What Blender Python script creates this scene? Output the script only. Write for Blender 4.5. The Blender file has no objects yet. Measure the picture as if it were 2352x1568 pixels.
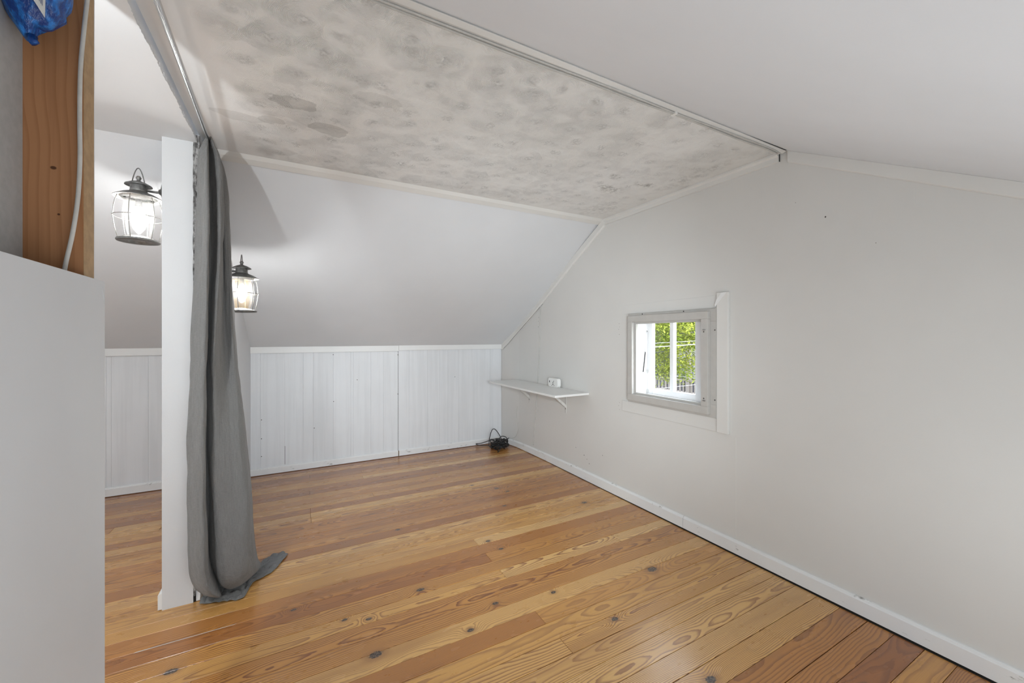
import bpy, bmesh, math, random
from mathutils import Vector, noise as mnoise

random.seed(7)
scene = bpy.context.scene
COL = scene.collection

# ------------------------------------------------------------------ camera
cam_d = bpy.data.cameras.new('camera')
cam = bpy.data.objects.new('camera', cam_d)
COL.objects.link(cam)
cam.location = (0, 0, 1.25)
cam.rotation_euler = (math.radians(90), 0, math.radians(-28.5))
cam_d.sensor_fit = 'HORIZONTAL'
cam_d.sensor_width = 36
cam_d.lens = 920 / 2352 * 36
cam_d.shift_y = -11 / 2352
cam_d.clip_start = 0.02
scene.camera = cam

# ------------------------------------------------------------------ exposure
vs = scene.view_settings
scene.display_settings.display_device = 'sRGB'
vs.view_transform = 'Standard'
vs.look = 'None'
vs.gamma = 1
vs.use_curve_mapping = False
vs.exposure = 0.06
BULB_LEFT = 135.0
BULB_RIGHT = 235.0

# ------------------------------------------------------------------ sky, sun
world = bpy.data.worlds.new('world')
scene.world = world
world.use_nodes = True
wn = world.node_tree
wn.nodes.clear()
sky = wn.nodes.new('ShaderNodeTexSky')
sky.sky_type = 'NISHITA'
sky.sun_disc = False
sky.sun_elevation = math.radians(48)
sky.sun_rotation = math.radians(200)
bg = wn.nodes.new('ShaderNodeBackground')
bg.inputs['Strength'].default_value = 3.6
wo = wn.nodes.new('ShaderNodeOutputWorld')
hs_ = wn.nodes.new('ShaderNodeHueSaturation')      # thin white cloud over the blue
hs_.inputs['Saturation'].default_value = 0.35
wn.links.new(sky.outputs[0], hs_.inputs['Color'])
wn.links.new(hs_.outputs[0], bg.inputs[0])
wn.links.new(bg.outputs[0], wo.inputs[0])

sun_d = bpy.data.lights.new('sun', 'SUN')
sun_d.energy = 4.0
sun_d.angle = math.radians(2)
sun_d.color = (1.0, 0.95, 0.86)
sun = bpy.data.objects.new('sun', sun_d)
sun.rotation_euler = Vector((0.62, 0.40, -0.75)).to_track_quat('-Z', 'Y').to_euler()
sun.location = (-4, -3, 8)
COL.objects.link(sun)


def area(name, loc, direction, sx, sy, energy, color=(1, 1, 1)):
    d = bpy.data.lights.new(name, 'AREA')
    d.shape = 'RECTANGLE'
    d.size = sx
    d.size_y = sy
    d.energy = energy
    d.color = color
    o = bpy.data.objects.new(name, d)
    o.location = loc
    o.rotation_euler = Vector(direction).to_track_quat('-Z', 'Y').to_euler()
    COL.objects.link(o)
    return o


# light of a third lantern out of sight behind the bare stud, and four
# added fill lamps with no source of their own in the room
THIRD, CORNER_FILL, CAMERA_FILL, LEFT_FILL, FLOOR_FILL = 36.0, 265.0, 20.0, 20.0, 5.0
pd = bpy.data.lights.new('third_lantern_light', 'POINT')
pd.energy = THIRD
pd.shadow_soft_size = 0.022
pd.color = (0.92, 0.97, 1.0)
po_ = bpy.data.objects.new('third_lantern_light', pd)
po_.location = (-0.793, 0.90, 1.84)
COL.objects.link(po_)
sd = bpy.data.lights.new('corner_fill', 'SPOT')  # added fill spot, lifts the far corner
sd.energy = CORNER_FILL
sd.spot_size = math.radians(75)
sd.spot_blend = 1.0
sd.shadow_soft_size = 0.30
sd.color = (0.86, 0.945, 1.0)
so_ = bpy.data.objects.new('corner_fill', sd)
so_.location = (0.25, -0.15, 1.22)
so_.rotation_euler = Vector((0.33, 0.92, -0.07)).to_track_quat('-Z', 'Y').to_euler()
COL.objects.link(so_)
area('camera_fill', (0.9, -0.46, 0.62), (0.12, 1.0, 0.10), 2.2, 0.8, CAMERA_FILL, (0.86, 0.945, 1.0))  # added broad fill from behind the camera
area('floor_fill', (0.9, 0.35, 0.35), (0.25, 0.1, 1.0), 1.6, 0.8, FLOOR_FILL, (0.86, 0.945, 1.0))  # added fill pointing up from near the floor, brightens the slopes
area('left_fill', (-2.5, 1.9, 1.1), (1, 0.1, 0.05), 2.2, 1.6, LEFT_FILL, (0.86, 0.945, 1.0))  # added fill at the unseen left end


# ------------------------------------------------------------------ node helpers
class NT:
    def __init__(self, name):
        self.m = bpy.data.materials.new(name)
        self.m.use_nodes = True
        self.t = self.m.node_tree
        self.t.nodes.clear()
        self.out = self.t.nodes.new('ShaderNodeOutputMaterial')

    def n(self, typ, **kw):
        nd = self.t.nodes.new(typ)
        for k, v in kw.items():
            setattr(nd, k, v)
        return nd

    def link(self, a, b):
        self.t.links.new(a, b)

    def put(self, sock, v):
        if hasattr(v, 'is_output'):
            self.link(v, sock)
        else:
            if isinstance(v, (tuple, list)) and len(v) == 3 and sock.type == 'RGBA':
                v = (*v, 1)
            sock.default_value = v

    def math(self, op, a, b=None, c=None, clamp=False):
        nd = self.n('ShaderNodeMath', operation=op)
        nd.use_clamp = clamp
        self.put(nd.inputs[0], a)
        if b is not None:
            self.put(nd.inputs[1], b)
        if c is not None:
            self.put(nd.inputs[2], c)
        return nd.outputs[0]

    def vmath(self, op, a, b=None):
        nd = self.n('ShaderNodeVectorMath', operation=op)
        self.put(nd.inputs[0], a)
        if b is not None:
            self.put(nd.inputs[1], b)
        return nd.outputs['Value'] if op in ('LENGTH', 'DOT_PRODUCT', 'DISTANCE') else nd.outputs[0]

    def coord(self, which='Object'):
        return self.n('ShaderNodeTexCoord').outputs[which]

    def sep(self, v):
        nd = self.n('ShaderNodeSeparateXYZ')
        self.put(nd.inputs[0], v)
        return nd.outputs

    def comb(self, x, y, z):
        nd = self.n('ShaderNodeCombineXYZ')
        self.put(nd.inputs[0], x); self.put(nd.inputs[1], y); self.put(nd.inputs[2], z)
        return nd.outputs[0]

    def noise(self, vec, scale=5.0, detail=3.0, rough=0.5, dims='3D'):
        nd = self.n('ShaderNodeTexNoise', noise_dimensions=dims)
        self.put(nd.inputs['Vector'], vec)
        nd.inputs['Scale'].default_value = scale
        nd.inputs['Detail'].default_value = detail
        nd.inputs['Roughness'].default_value = rough
        return nd.outputs['Fac']

    def ramp(self, fac, stops, interp='LINEAR'):
        nd = self.n('ShaderNodeValToRGB')
        nd.color_ramp.interpolation = interp
        el = nd.color_ramp.elements
        while len(el) > 1:
            el.remove(el[-1])
        for i, (p, c) in enumerate(stops):
            e = el[0] if i == 0 else el.new(p)
            e.position = p
            if isinstance(c, (int, float)):
                c = (c, c, c)
            e.color = (*c, 1)
        self.put(nd.inputs[0], fac)
        return nd.outputs[0]

    def mix(self, fac, a, b, blend='MIX'):
        nd = self.n('ShaderNodeMix', data_type='RGBA', blend_type=blend)
        self.put(nd.inputs[0], fac)
        self.put(nd.inputs[6], a)
        self.put(nd.inputs[7], b)
        return nd.outputs[2]

    def smooth(self, v, lo, hi):
        nd = self.n('ShaderNodeMapRange', interpolation_type='SMOOTHSTEP')
        self.put(nd.inputs[0], v)
        nd.inputs[1].default_value = lo
        nd.inputs[2].default_value = hi
        return nd.outputs[0]

    def scale(self, v, s):
        nd = self.n('ShaderNodeMapping')
        self.put(nd.inputs[0], v)
        nd.inputs['Scale'].default_value = s
        return nd.outputs[0]

    def bump(self, h, strength=0.3, dist=0.01):
        nd = self.n('ShaderNodeBump')
        nd.inputs['Strength'].default_value = strength
        nd.inputs['Distance'].default_value = dist
        self.put(nd.inputs['Height'], h)
        return nd.outputs[0]

    def principled(self, color, rough=0.5, metal=0.0, normal=None, spec=None, coat=None):
        p = self.n('ShaderNodeBsdfPrincipled')
        self.put(p.inputs['Base Color'], color)
        self.put(p.inputs['Roughness'], rough)
        p.inputs['Metallic'].default_value = metal
        if spec is not None:
            p.inputs['Specular IOR Level'].default_value = spec
        if coat is not None:
            p.inputs['Coat Weight'].default_value = coat
            p.inputs['Coat Roughness'].default_value = 0.15
        if normal is not None:
            self.link(normal, p.inputs['Normal'])
        self.link(p.outputs[0], self.out.inputs[0])
        return p


def paint(name, color, rough=0.55, blotch=0.04, bump=0.06, streak=0.0, scuff=0.0, spec=0.35):
    """wall paint: faint roller texture, blotches, brush streaks, scuffs"""
    k = NT(name)
    co = k.coord()
    n1 = k.noise(co, 2.3, 3, 0.55)
    c = k.mix(k.math('MULTIPLY', k.smooth(n1, 0.3, 0.7), 1.0), tuple(v * (1 - blotch) for v in color), color)
    if streak:
        st = k.noise(k.scale(co, (22, 22, 0.9)), 1.0, 4, 0.6)
        c = k.mix(k.math('MULTIPLY', k.smooth(st, 0.42, 0.66), streak), c, tuple(v * 0.74 for v in color))
    if scuff:
        sc = k.noise(k.scale(co, (9, 9, 22)), 1.0, 6, 0.72)
        c = k.mix(k.math('MULTIPLY', k.smooth(sc, 0.60, 0.70), scuff), c, (0.16, 0.145, 0.125))
    h = k.math('ADD', k.noise(co, 160, 2, 0.5), k.math('MULTIPLY', k.noise(co, 14, 2, 0.5), 1.6))
    k.principled(c, rough, 0, k.bump(h, bump, 0.004), spec)
    return k.m


def plain(name, color, rough=0.5, metal=0.0, var=0.12, scale=30, bump=0.05, spec=None):
    k = NT(name)
    co = k.coord()
    nz = k.noise(co, scale, 4, 0.6)
    c = k.mix(k.smooth(nz, 0.3, 0.7), tuple(v * (1 - var) for v in color), color)
    k.principled(c, rough, metal, k.bump(nz, bump, 0.003), spec)
    return k.m


M = {}
M['gable'] = paint('gable paint', (0.685, 0.672, 0.645), 0.5, 0.03, 0.05)
M['slope'] = paint('slope paint', (0.692, 0.703, 0.720), 0.6, 0.03, 0.05)
M['knee'] = paint('kneewall paint', (0.765, 0.78, 0.80), 0.45, 0.05, 0.05, streak=0.22)
M['trim'] = paint('trim paint', (0.80, 0.80, 0.79), 0.4, 0.04, 0.05)
M['base'] = paint('baseboard paint', (0.80, 0.80, 0.795), 0.4, 0.05, 0.08, scuff=0.75)
M['warmtrim'] = paint('warm trim paint', (0.725, 0.71, 0.68), 0.45, 0.04, 0.05)
M['post'] = paint('post paint', (0.66, 0.665, 0.67), 0.5, 0.03, 0.05)
M['frontslope'] = paint('front slope paint', (0.78, 0.80, 0.83), 0.6, 0.03, 0.05)
M['panel'] = paint('half wall paint', (0.71, 0.725, 0.745), 0.5, 0.04, 0.04)
M['leftceil'] = paint('smooth ceiling paint', (0.70, 0.71, 0.72), 0.6, 0.03, 0.05)
M['jamb'] = paint('window jamb paint', (0.86, 0.86, 0.86), 0.4, 0.05, 0.06)
M['dark'] = plain('dark void', (0.02, 0.018, 0.015), 0.9)
M['roof'] = plain('roof underside', (0.2, 0.2, 0.2), 0.9)
M['browngap'] = plain('bare brown wood', (0.16, 0.10, 0.05), 0.8)
M['nail'] = plain('nail hole', (0.06, 0.055, 0.05), 0.7)
M['drywall'] = plain('grey drywall paper', (0.46, 0.46, 0.455), 0.85, 0, 0.10, 60, 0.1)
M['alu'] = plain('grey painted frame', (0.50, 0.48, 0.45), 0.45, 0.0, 0.06, 20)
M['alu_side'] = M['alu']
M['chrome'] = plain('brushed steel', (0.62, 0.62, 0.61), 0.22, 1.0, 0.05, 40, 0.01)
M['bracket'] = plain('grey bracket enamel', (0.66, 0.65, 0.62), 0.45)
M['shelfwhite'] = plain('white melamine', (0.80, 0.795, 0.775), 0.35, 0, 0.03, 10, 0.01)
M['plastic'] = plain('white plastic', (0.82, 0.81, 0.78), 0.35, 0, 0.02, 10, 0.01)
M['slot'] = plain('dark slot', (0.05, 0.045, 0.04), 0.5)
M['cord'] = plain('black rubber', (0.018, 0.018, 0.018), 0.38)
M['cablewhite'] = plain('white cable sheath', (0.66, 0.64, 0.60), 0.5)
M['cablepaint'] = plain('painted cable', (0.56, 0.545, 0.515), 0.5)
M['iron'] = plain('aged pewter', (0.24, 0.235, 0.225), 0.50, 0.55, 0.45, 55, 0.15)
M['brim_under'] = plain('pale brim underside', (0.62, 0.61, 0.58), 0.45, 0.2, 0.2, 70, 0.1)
M['wire'] = plain('cage wire', (0.30, 0.29, 0.27), 0.4, 0.7, 0.2, 50)


def wood_floor():
    k = NT('heart pine floor')
    co = k.coord()
    info = k.n('ShaderNodeObjectInfo')
    rnd = info.outputs['Random']
    ocol = k.n('ShaderNodeSeparateColor')
    k.link(info.outputs['Color'], ocol.inputs[0])
    tone, logz, logy = ocol.outputs[0], ocol.outputs[1], ocol.outputs[2]
    x, y, z = k.sep(co)
    rs = k.math('MULTIPLY', rnd, 91.0)
    # nearest knot distance (squashed along the board)
    knots = [(0.589, 2.634, .9), (1.366, 2.631, .9), (1.466, 2.964, 1.1), (1.515, 2.864, .9), (1.919, 2.393, 1.3),
             (1.041, 2.225, .9), (1.070, 2.106, .9), (1.313, 3.125, .8), (0.547, 1.955, 1.1), (0.659, 1.584, .9),
             (0.281, 1.640, 1.5), (0.194, 1.908, .7), (0.289, 1.863, .7), (0.828, 1.688, .9), (1.113, 1.625, .8),
             (1.247, 1.342, 1.0), (1.690, 1.533, 1.7), (-0.406, 1.922, 1.3), (1.335, 0.938, 1.3), (-0.004, 2.089, .7)]
    dmin = None
    for kx, ky, s in knots:
        d = k.vmath('SUBTRACT', co, (kx, ky, 0))
        d = k.vmath('MULTIPLY', d, (0.62 / s, 1.0 / s, 0.0))
        L = k.vmath('LENGTH', d)
        dmin = L if dmin is None else k.math('MINIMUM', dmin, L)
    kw = k.math('POWER', 2.718, k.math('MULTIPLY', k.math('POWER', k.math('DIVIDE', dmin, 0.034), 2.0), -1.0))
    # cut through a log: rings around an axis that wanders along the board
    nv = k.comb(k.math('MULTIPLY', x, 1.5), k.math('ADD', k.math('MULTIPLY', y, 3.0), rs), 0.0)
    n_a = k.math('SUBTRACT', k.noise(nv, 1.0, 2, 0.5), 0.5)
    nv2 = k.comb(k.math('MULTIPLY', x, 2.2), rs, 3.7)
    n_b = k.math('SUBTRACT', k.noise(nv2, 1.0, 1.5, 0.5), 0.5)
    # centre line of the board is wrapped to its own width by the stored offset
    ly = k.math('ADD', k.math('SUBTRACT', y, k.math('MULTIPLY', logy, 6.0)), k.math('MULTIPLY', n_a, 0.05))
    lz = k.math('ADD', k.math('MULTIPLY', logz, 0.07), k.math('MULTIPLY', n_b, 0.075))
    r = k.math('SQRT', k.math('ADD', k.math('MULTIPLY', ly, ly), k.math('MULTIPLY', lz, lz)))
    r = k.math('ADD', r, k.math('MULTIPLY', kw, 0.030))
    fine = k.noise(k.comb(k.math('MULTIPLY', x, 9.0), k.math('MULTIPLY', y, 40.0), rs), 1.0, 3, 0.55)
    r = k.math('ADD', r, k.math('MULTIPLY', fine, 0.0065))
    ring = k.math('FRACT', k.math('MULTIPLY', r, k.math('ADD', 95.0, k.math('MULTIPLY', rnd, 110.0))))
    late = k.ramp(ring, [(0.0, 0.15), (0.08, 0.0), (0.50, 0.08), (0.72, 0.65), (0.90, 1.0), (0.97, 0.95), (1.0, 0.15)])
    fibre = k.noise(k.comb(k.math('MULTIPLY', x, 6.0), k.math('MULTIPLY', y, 420.0), rs), 1.0, 3, 0.6)
    pale = k.ramp(tone, [(0.0, (0.31, 0.108, 0.032)), (0.35, (0.50, 0.218, 0.052)), (0.7, (0.64, 0.338, 0.092)), (1.0, (0.76, 0.475, 0.185))])
    darkc = k.ramp(tone, [(0.0, (0.13, 0.042, 0.016)), (0.5, (0.21, 0.070, 0.022)), (1.0, (0.27, 0.105, 0.036))])
    c = k.mix(k.math('MULTIPLY', late, k.math('ADD', 0.45, k.math('MULTIPLY', k.math('FRACT', k.math('MULTIPLY', rnd, 7.3)), 0.5))), pale, darkc)
    patch = k.noise(k.comb(k.math('MULTIPLY', x, 0.9), k.math('MULTIPLY', y, 7.0), rs), 1.0, 3, 0.55)
    c = k.mix(k.math('MULTIPLY', k.smooth(patch, 0.5, 0.72), 0.35), c, darkc)
    c = k.mix(k.math('MULTIPLY', k.smooth(fibre, 0.45, 0.8), 0.25), c, (0.22, 0.095, 0.035))
    # greyed wear blotches
    wear = k.noise(k.scale(co, (2.0, 5.0, 1)), 1.0, 4, 0.6)
    c = k.mix(k.math('MULTIPLY', k.smooth(wear, 0.62, 0.78), 0.35), c, (0.20, 0.15, 0.10))
    # knots
    kn = k.noise(co, 130, 2, 0.5)
    dk = k.math('ADD', dmin, k.math('MULTIPLY', k.math('SUBTRACT', kn, 0.5), 0.008))
    halo = k.math('SUBTRACT', 1.0, k.smooth(dk, 0.010, 0.030))
    c = k.mix(k.math('MULTIPLY', halo, 0.40), c, (0.20, 0.075, 0.028))
    core = k.math('SUBTRACT', 1.0, k.smooth(dk, 0.0085, 0.0125))
    c = k.mix(core, c, k.mix(k.smooth(kn, 0.4, 0.62), (0.035, 0.022, 0.016), (0.15, 0.105, 0.075)))
    # pale paint drips near the middle
    dr = k.noise(k.scale(co, (70, 70, 1)), 1.0, 2, 0.5)
    c = k.mix(k.math('MULTIPLY', k.smooth(dr, 0.79, 0.82), 0.6), c, (0.55, 0.50, 0.55))
    rough = k.math('ADD', 0.20, k.math('MULTIPLY', k.noise(k.scale(co, (6, 14, 1)), 1.0, 4, 0.6), 0.20))
    h = k.math('ADD', k.math('MULTIPLY', late, 0.5), k.math('ADD', k.math('MULTIPLY', fibre, 0.3), k.noise(co, 9, 2, 0.5)))
    p_ = k.principled(c, rough, 0, k.bump(h, 0.08, 0.0015), 0.5, coat=0.55)
    k.put(p_.inputs['Coat Roughness'], k.math('ADD', 0.13, k.math('MULTIPLY', k.noise(k.scale(co, (3, 8, 1)), 1.0, 3, 0.6), 0.24)))
    return k.m


M['floor'] = wood_floor()


def stud_wood():
    k = NT('pine stud')
    co = k.coord()
    x, y, z = k.sep(co)
    g = k.noise(k.comb(k.math('MULTIPLY', x, 55.0), k.math('MULTIPLY', y, 55.0), k.math('MULTIPLY', z, 1.6)), 1.0, 4, 0.6)
    wob = k.math('MULTIPLY', k.noise(k.comb(k.math('MULTIPLY', x, 3.0), 0.0, k.math('MULTIPLY', z, 2.0)), 1.0, 2, 0.5), 0.06)
    ring = k.math('FRACT', k.math('MULTIPLY', k.math('ADD', x, wob), 60.0))
    c = k.mix(k.smooth(ring, 0.55, 0.95), (0.46, 0.225, 0.105), (0.40, 0.185, 0.082))
    c = k.mix(k.math('MULTIPLY', k.smooth(g, 0.4, 0.75), 0.4), c, (0.32, 0.14, 0.06))
    kd = k.vmath('LENGTH', k.vmath('MULTIPLY', k.vmath('SUBTRACT', co, (-0.4745, 1.2779, 1.628)), (1.0, 0.2, 1.35)))
    kd2 = k.vmath('LENGTH', k.vmath('MULTIPLY', k.vmath('SUBTRACT', co, (-0.4660, 1.2779, 1.525)), (2.2, 0.2, 2.2)))
    kd = k.math('MINIMUM', kd, kd2)
    c = k.mix(k.math('SUBTRACT', 1.0, k.smooth(kd, 0.0035, 0.0065)), c, (0.10, 0.04, 0.018))
    k.principled(c, 0.6, 0, k.bump(g, 0.08, 0.002), 0.3)
    return k.m


M['stud'] = stud_wood()
M['studedge'] = plain('pale stud edge', (0.50, 0.33, 0.175), 0.65, 0, 0.2, 40)


def swirl_ceiling():
    """plaster swirled with a brush: fans of fine rings around rough centres"""
    k = NT('swirl plaster ceiling')
    co = k.coord()
    x, y, z = k.sep(co)
    wv = k.noise(co, 6.0, 2, 0.5)
    wv2 = k.noise(k.vmath('ADD', co, (5.0, 3.0, 0.0)), 7.0, 3, 0.55)
    p = k.comb(k.math('ADD', x, k.math('MULTIPLY', wv, 0.055)), k.math('ADD', y, k.math('MULTIPLY', wv2, 0.055)), 0.0)

    def layer(scale, off):
        v = k.n('ShaderNodeTexVoronoi', voronoi_dimensions='2D', feature='F1')
        k.put(v.inputs['Vector'], k.vmath('ADD', p, off))
        v.inputs['Scale'].default_value = scale
        v.inputs['Randomness'].default_value = 0.75
        d = v.outputs['Distance']
        sp = k.n('ShaderNodeSeparateColor')
        k.link(v.outputs['Color'], sp.inputs[0])
        return d, sp.outputs[0], sp.outputs[1]

    d1, a1, b1 = layer(6.6, (0.0, 0.0, 0.0))
    jag = k.noise(k.scale(co, (34, 34, 1)), 1.0, 4, 0.65)
    brush = k.noise(k.scale(co, (13, 13, 1)), 1.0, 3, 0.6)
    ringv = k.math('ADD', k.math('MULTIPLY', d1, 42.0), k.math('ADD', k.math('MULTIPLY', jag, 3.2), k.math('MULTIPLY', wv, 5.0)))
    rings = k.math('SINE', k.math('MULTIPLY', ringv, 6.283))
    fan = k.math('MULTIPLY', k.math('SUBTRACT', 1.0, k.smooth(d1, 0.45, 1.0)), k.smooth(d1, 0.02, 0.15))
    fan = k.math('MULTIPLY', fan, k.math('ADD', 0.40, k.math('MULTIPLY', k.smooth(brush, 0.34, 0.62), 0.75)))
    rough_c = k.noise(k.scale(co, (75, 75, 1)), 1.0, 5, 0.7)
    dcen = k.math('ADD', d1, k.math('MULTIPLY', k.math('SUBTRACT', jag, 0.5), 0.30))
    centre = k.math('MULTIPLY', k.math('SUBTRACT', 1.0, k.smooth(dcen, 0.02, 0.24)), k.smooth(a1, -0.3, 0.35))
    rag = k.math('MULTIPLY', centre, k.math('MULTIPLY', k.smooth(rough_c, 0.44, 0.60), 3.2))
    amp = k.math('ADD', 0.3, k.math('MULTIPLY', a1, 1.0))
    h = k.math('ADD', k.math('MULTIPLY', k.math('MULTIPLY', rings, fan), k.math('MULTIPLY', amp, 0.42)), rag)
    h = k.math('ADD', h, k.math('MULTIPLY', k.noise(co, 10, 3, 0.5), 1.5))
    # the relief is weaker towards the gable, where paint is thicker
    fade = k.ramp(k.math('ADD', k.math('MULTIPLY', x, 0.4), 0.15), [(0.0, 1.0), (0.4, 0.62), (1.0, 0.26)])
    flat = k.smooth(x, -0.30, -0.10)
    h = k.math('MULTIPLY', h, k.math('MULTIPLY', fade, flat))
    gl = k.math('MULTIPLY', k.smooth(k.math('SUBTRACT', k.math('MULTIPLY', k.smooth(brush, 0.42, 0.62), 0.9), k.math('MULTIPLY', d1, 0.7)), 0.08, 0.5), k.math('MULTIPLY', fade, 0.34))
    c = k.mix(gl, (0.81, 0.805, 0.785), (0.66, 0.655, 0.635))  # greyer fans and soft patches below: plaster shading put into the colour
    tone = k.noise(co, 1.6, 3, 0.5)
    c = k.mix(k.math('MULTIPLY', k.smooth(tone, 0.45, 0.7), 0.3), c, (0.60, 0.585, 0.55))
    c = k.mix(k.math('MULTIPLY', k.math('MULTIPLY', centre, flat), k.math('MULTIPLY', k.smooth(rough_c, 0.48, 0.64), k.math('MULTIPLY', fade, 0.45))), c, (0.34, 0.33, 0.305))
    c = k.mix(k.math('SUBTRACT', 1.0, flat), c, (0.78, 0.78, 0.775))
    # old damp stains with outlines, near the curtain and by the gable
    for sx, sy, rx, ry, dk in [(0.03, 1.90, .085, .045, .45), (-0.06, 2.10, .055, .035, .35), (0.17, 2.06, .07, .05, .45), (-0.19, 2.13, .09, .04, .25), (0.35, 1.72, .12, .05, .2)]:
        q = k.vmath('LENGTH', k.vmath('MULTIPLY', k.vmath('SUBTRACT', p, (sx, sy, 0)), (1 / rx, 1 / ry, 0)))
        q = k.math('ADD', q, k.math('ADD', k.math('MULTIPLY', k.math('SUBTRACT', wv2, 0.5), 2.2), k.math('MULTIPLY', k.math('SUBTRACT', jag, 0.5), 0.35)))
        c = k.mix(k.math('MULTIPLY', k.math('SUBTRACT', 1.0, k.smooth(q, 0.92, 1.0)), dk), c, (0.40, 0.39, 0.365))
    for sx, sy, rx, ry, dk in [(1.83, 2.02, .15, .09, .85), (1.98, 1.86, .11, .05, .7), (1.72, 1.85, .08, .05, .6), (2.05, 2.35, .16, .25, .35), (2.13, 1.6, .07, .45, .35)]:
        q = k.vmath('LENGTH', k.vmath('MULTIPLY', k.vmath('SUBTRACT', p, (sx, sy, 0)), (1 / rx, 1 / ry, 0)))
        mould = k.noise(k.scale(co, (30, 30, 1)), 1.0, 5, 0.7)
        f = k.math('MULTIPLY', k.math('SUBTRACT', 1.0, k.smooth(q, 0.2, 1.0)), k.smooth(mould, 0.42, 0.66))
        c = k.mix(k.math('MULTIPLY', f, dk), c, (0.24, 0.23, 0.205))
    k.principled(c, 0.6, 0, k.bump(h, 0.60, 0.0065), 0.25)
    return k.m


M['swirl'] = swirl_ceiling()


def cloth():
    k = NT('grey linen')
    co = k.coord('UV')
    x, y, z = k.sep(co)
    warp = k.noise(k.comb(k.math('MULTIPLY', x, 260.0), k.math('MULTIPLY', y, 26.0), 0.0), 1.0, 4, 0.7)
    weft = k.noise(k.comb(k.math('MULTIPLY', x, 40.0), k.math('MULTIPLY', y, 700.0), 5.0), 1.0, 3, 0.6)
    t = k.math('ADD', k.math('MULTIPLY', warp, 0.6), k.math('MULTIPLY', weft, 0.4))
    c = k.mix(k.smooth(t, 0.3, 0.7), (0.148, 0.145, 0.141), (0.208, 0.205, 0.199))
    crease = k.noise(k.comb(k.math('MULTIPLY', x, 22.0), k.math('MULTIPLY', y, 26.0), 0.0), 1.0, 5, 0.65)
    h = k.math('ADD', k.math('MULTIPLY', crease, 2.2), k.math('MULTIPLY', t, 0.18))
    dif = k.principled(c, 0.85, 0, k.bump(h, 0.55, 0.006), 0.15)
    dif.inputs['Sheen Weight'].default_value = 0.15
    return k.m


M['cloth'] = cloth()


def glass(name, tint, rough=0.03, glow=0.0, refl=0.12):
    k = NT(name)
    tr = k.n('ShaderNodeBsdfTransparent')
    tr.inputs[0].default_value = (*tint, 1)
    gl = k.n('ShaderNodeBsdfGlossy')
    gl.inputs['Roughness'].default_value = rough
    fr = k.n('ShaderNodeFresnel')
    fr.inputs[0].default_value = 1.35
    seed = k.noise(k.coord(), 40, 2, 0.5)
    fac = k.math('MULTIPLY', fr.outputs[0], k.math('ADD', refl * 4, k.math('MULTIPLY', seed, refl)), clamp=True)
    mx = k.n('ShaderNodeMixShader')
    k.put(mx.inputs[0], fac)
    k.link(tr.outputs[0], mx.inputs[1])
    k.link(gl.outputs[0], mx.inputs[2])
    res = mx.outputs[0]
    if glow:
        tl = k.n('ShaderNodeBsdfTranslucent')
        tl.inputs[0].default_value = (*tint, 1)
        m2 = k.n('ShaderNodeMixShader')
        m2.inputs[0].default_value = glow
        k.link(res, m2.inputs[1])
        k.link(tl.outputs[0], m2.inputs[2])
        res = m2.outputs[0]
    k.link(res, k.out.inputs[0])
    return k.m


M['glass_clear'] = glass('clear lamp glass', (0.97, 0.97, 0.97), 0.05, 0.018)
M['glass_amber'] = glass('amber lamp glass', (1.0, 0.84, 0.58), 0.05, 0.022)
M['pane'] = glass('window glass', (0.97, 0.985, 0.975), 0.02, 0.0, 0.08)


def emit(name, col, strength):
    k = NT(name)
    e = k.n('ShaderNodeEmission')
    e.inputs[0].default_value = (*col, 1)
    e.inputs[1].default_value = strength
    k.link(e.outputs[0], k.out.inputs[0])
    return k.m


M['bulb_left'] = emit('lit bulb left', (1.0, 0.99, 0.97), BULB_LEFT)
M['bulb_right'] = emit('lit bulb right', (0.74, 0.88, 1.27), BULB_RIGHT)


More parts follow.
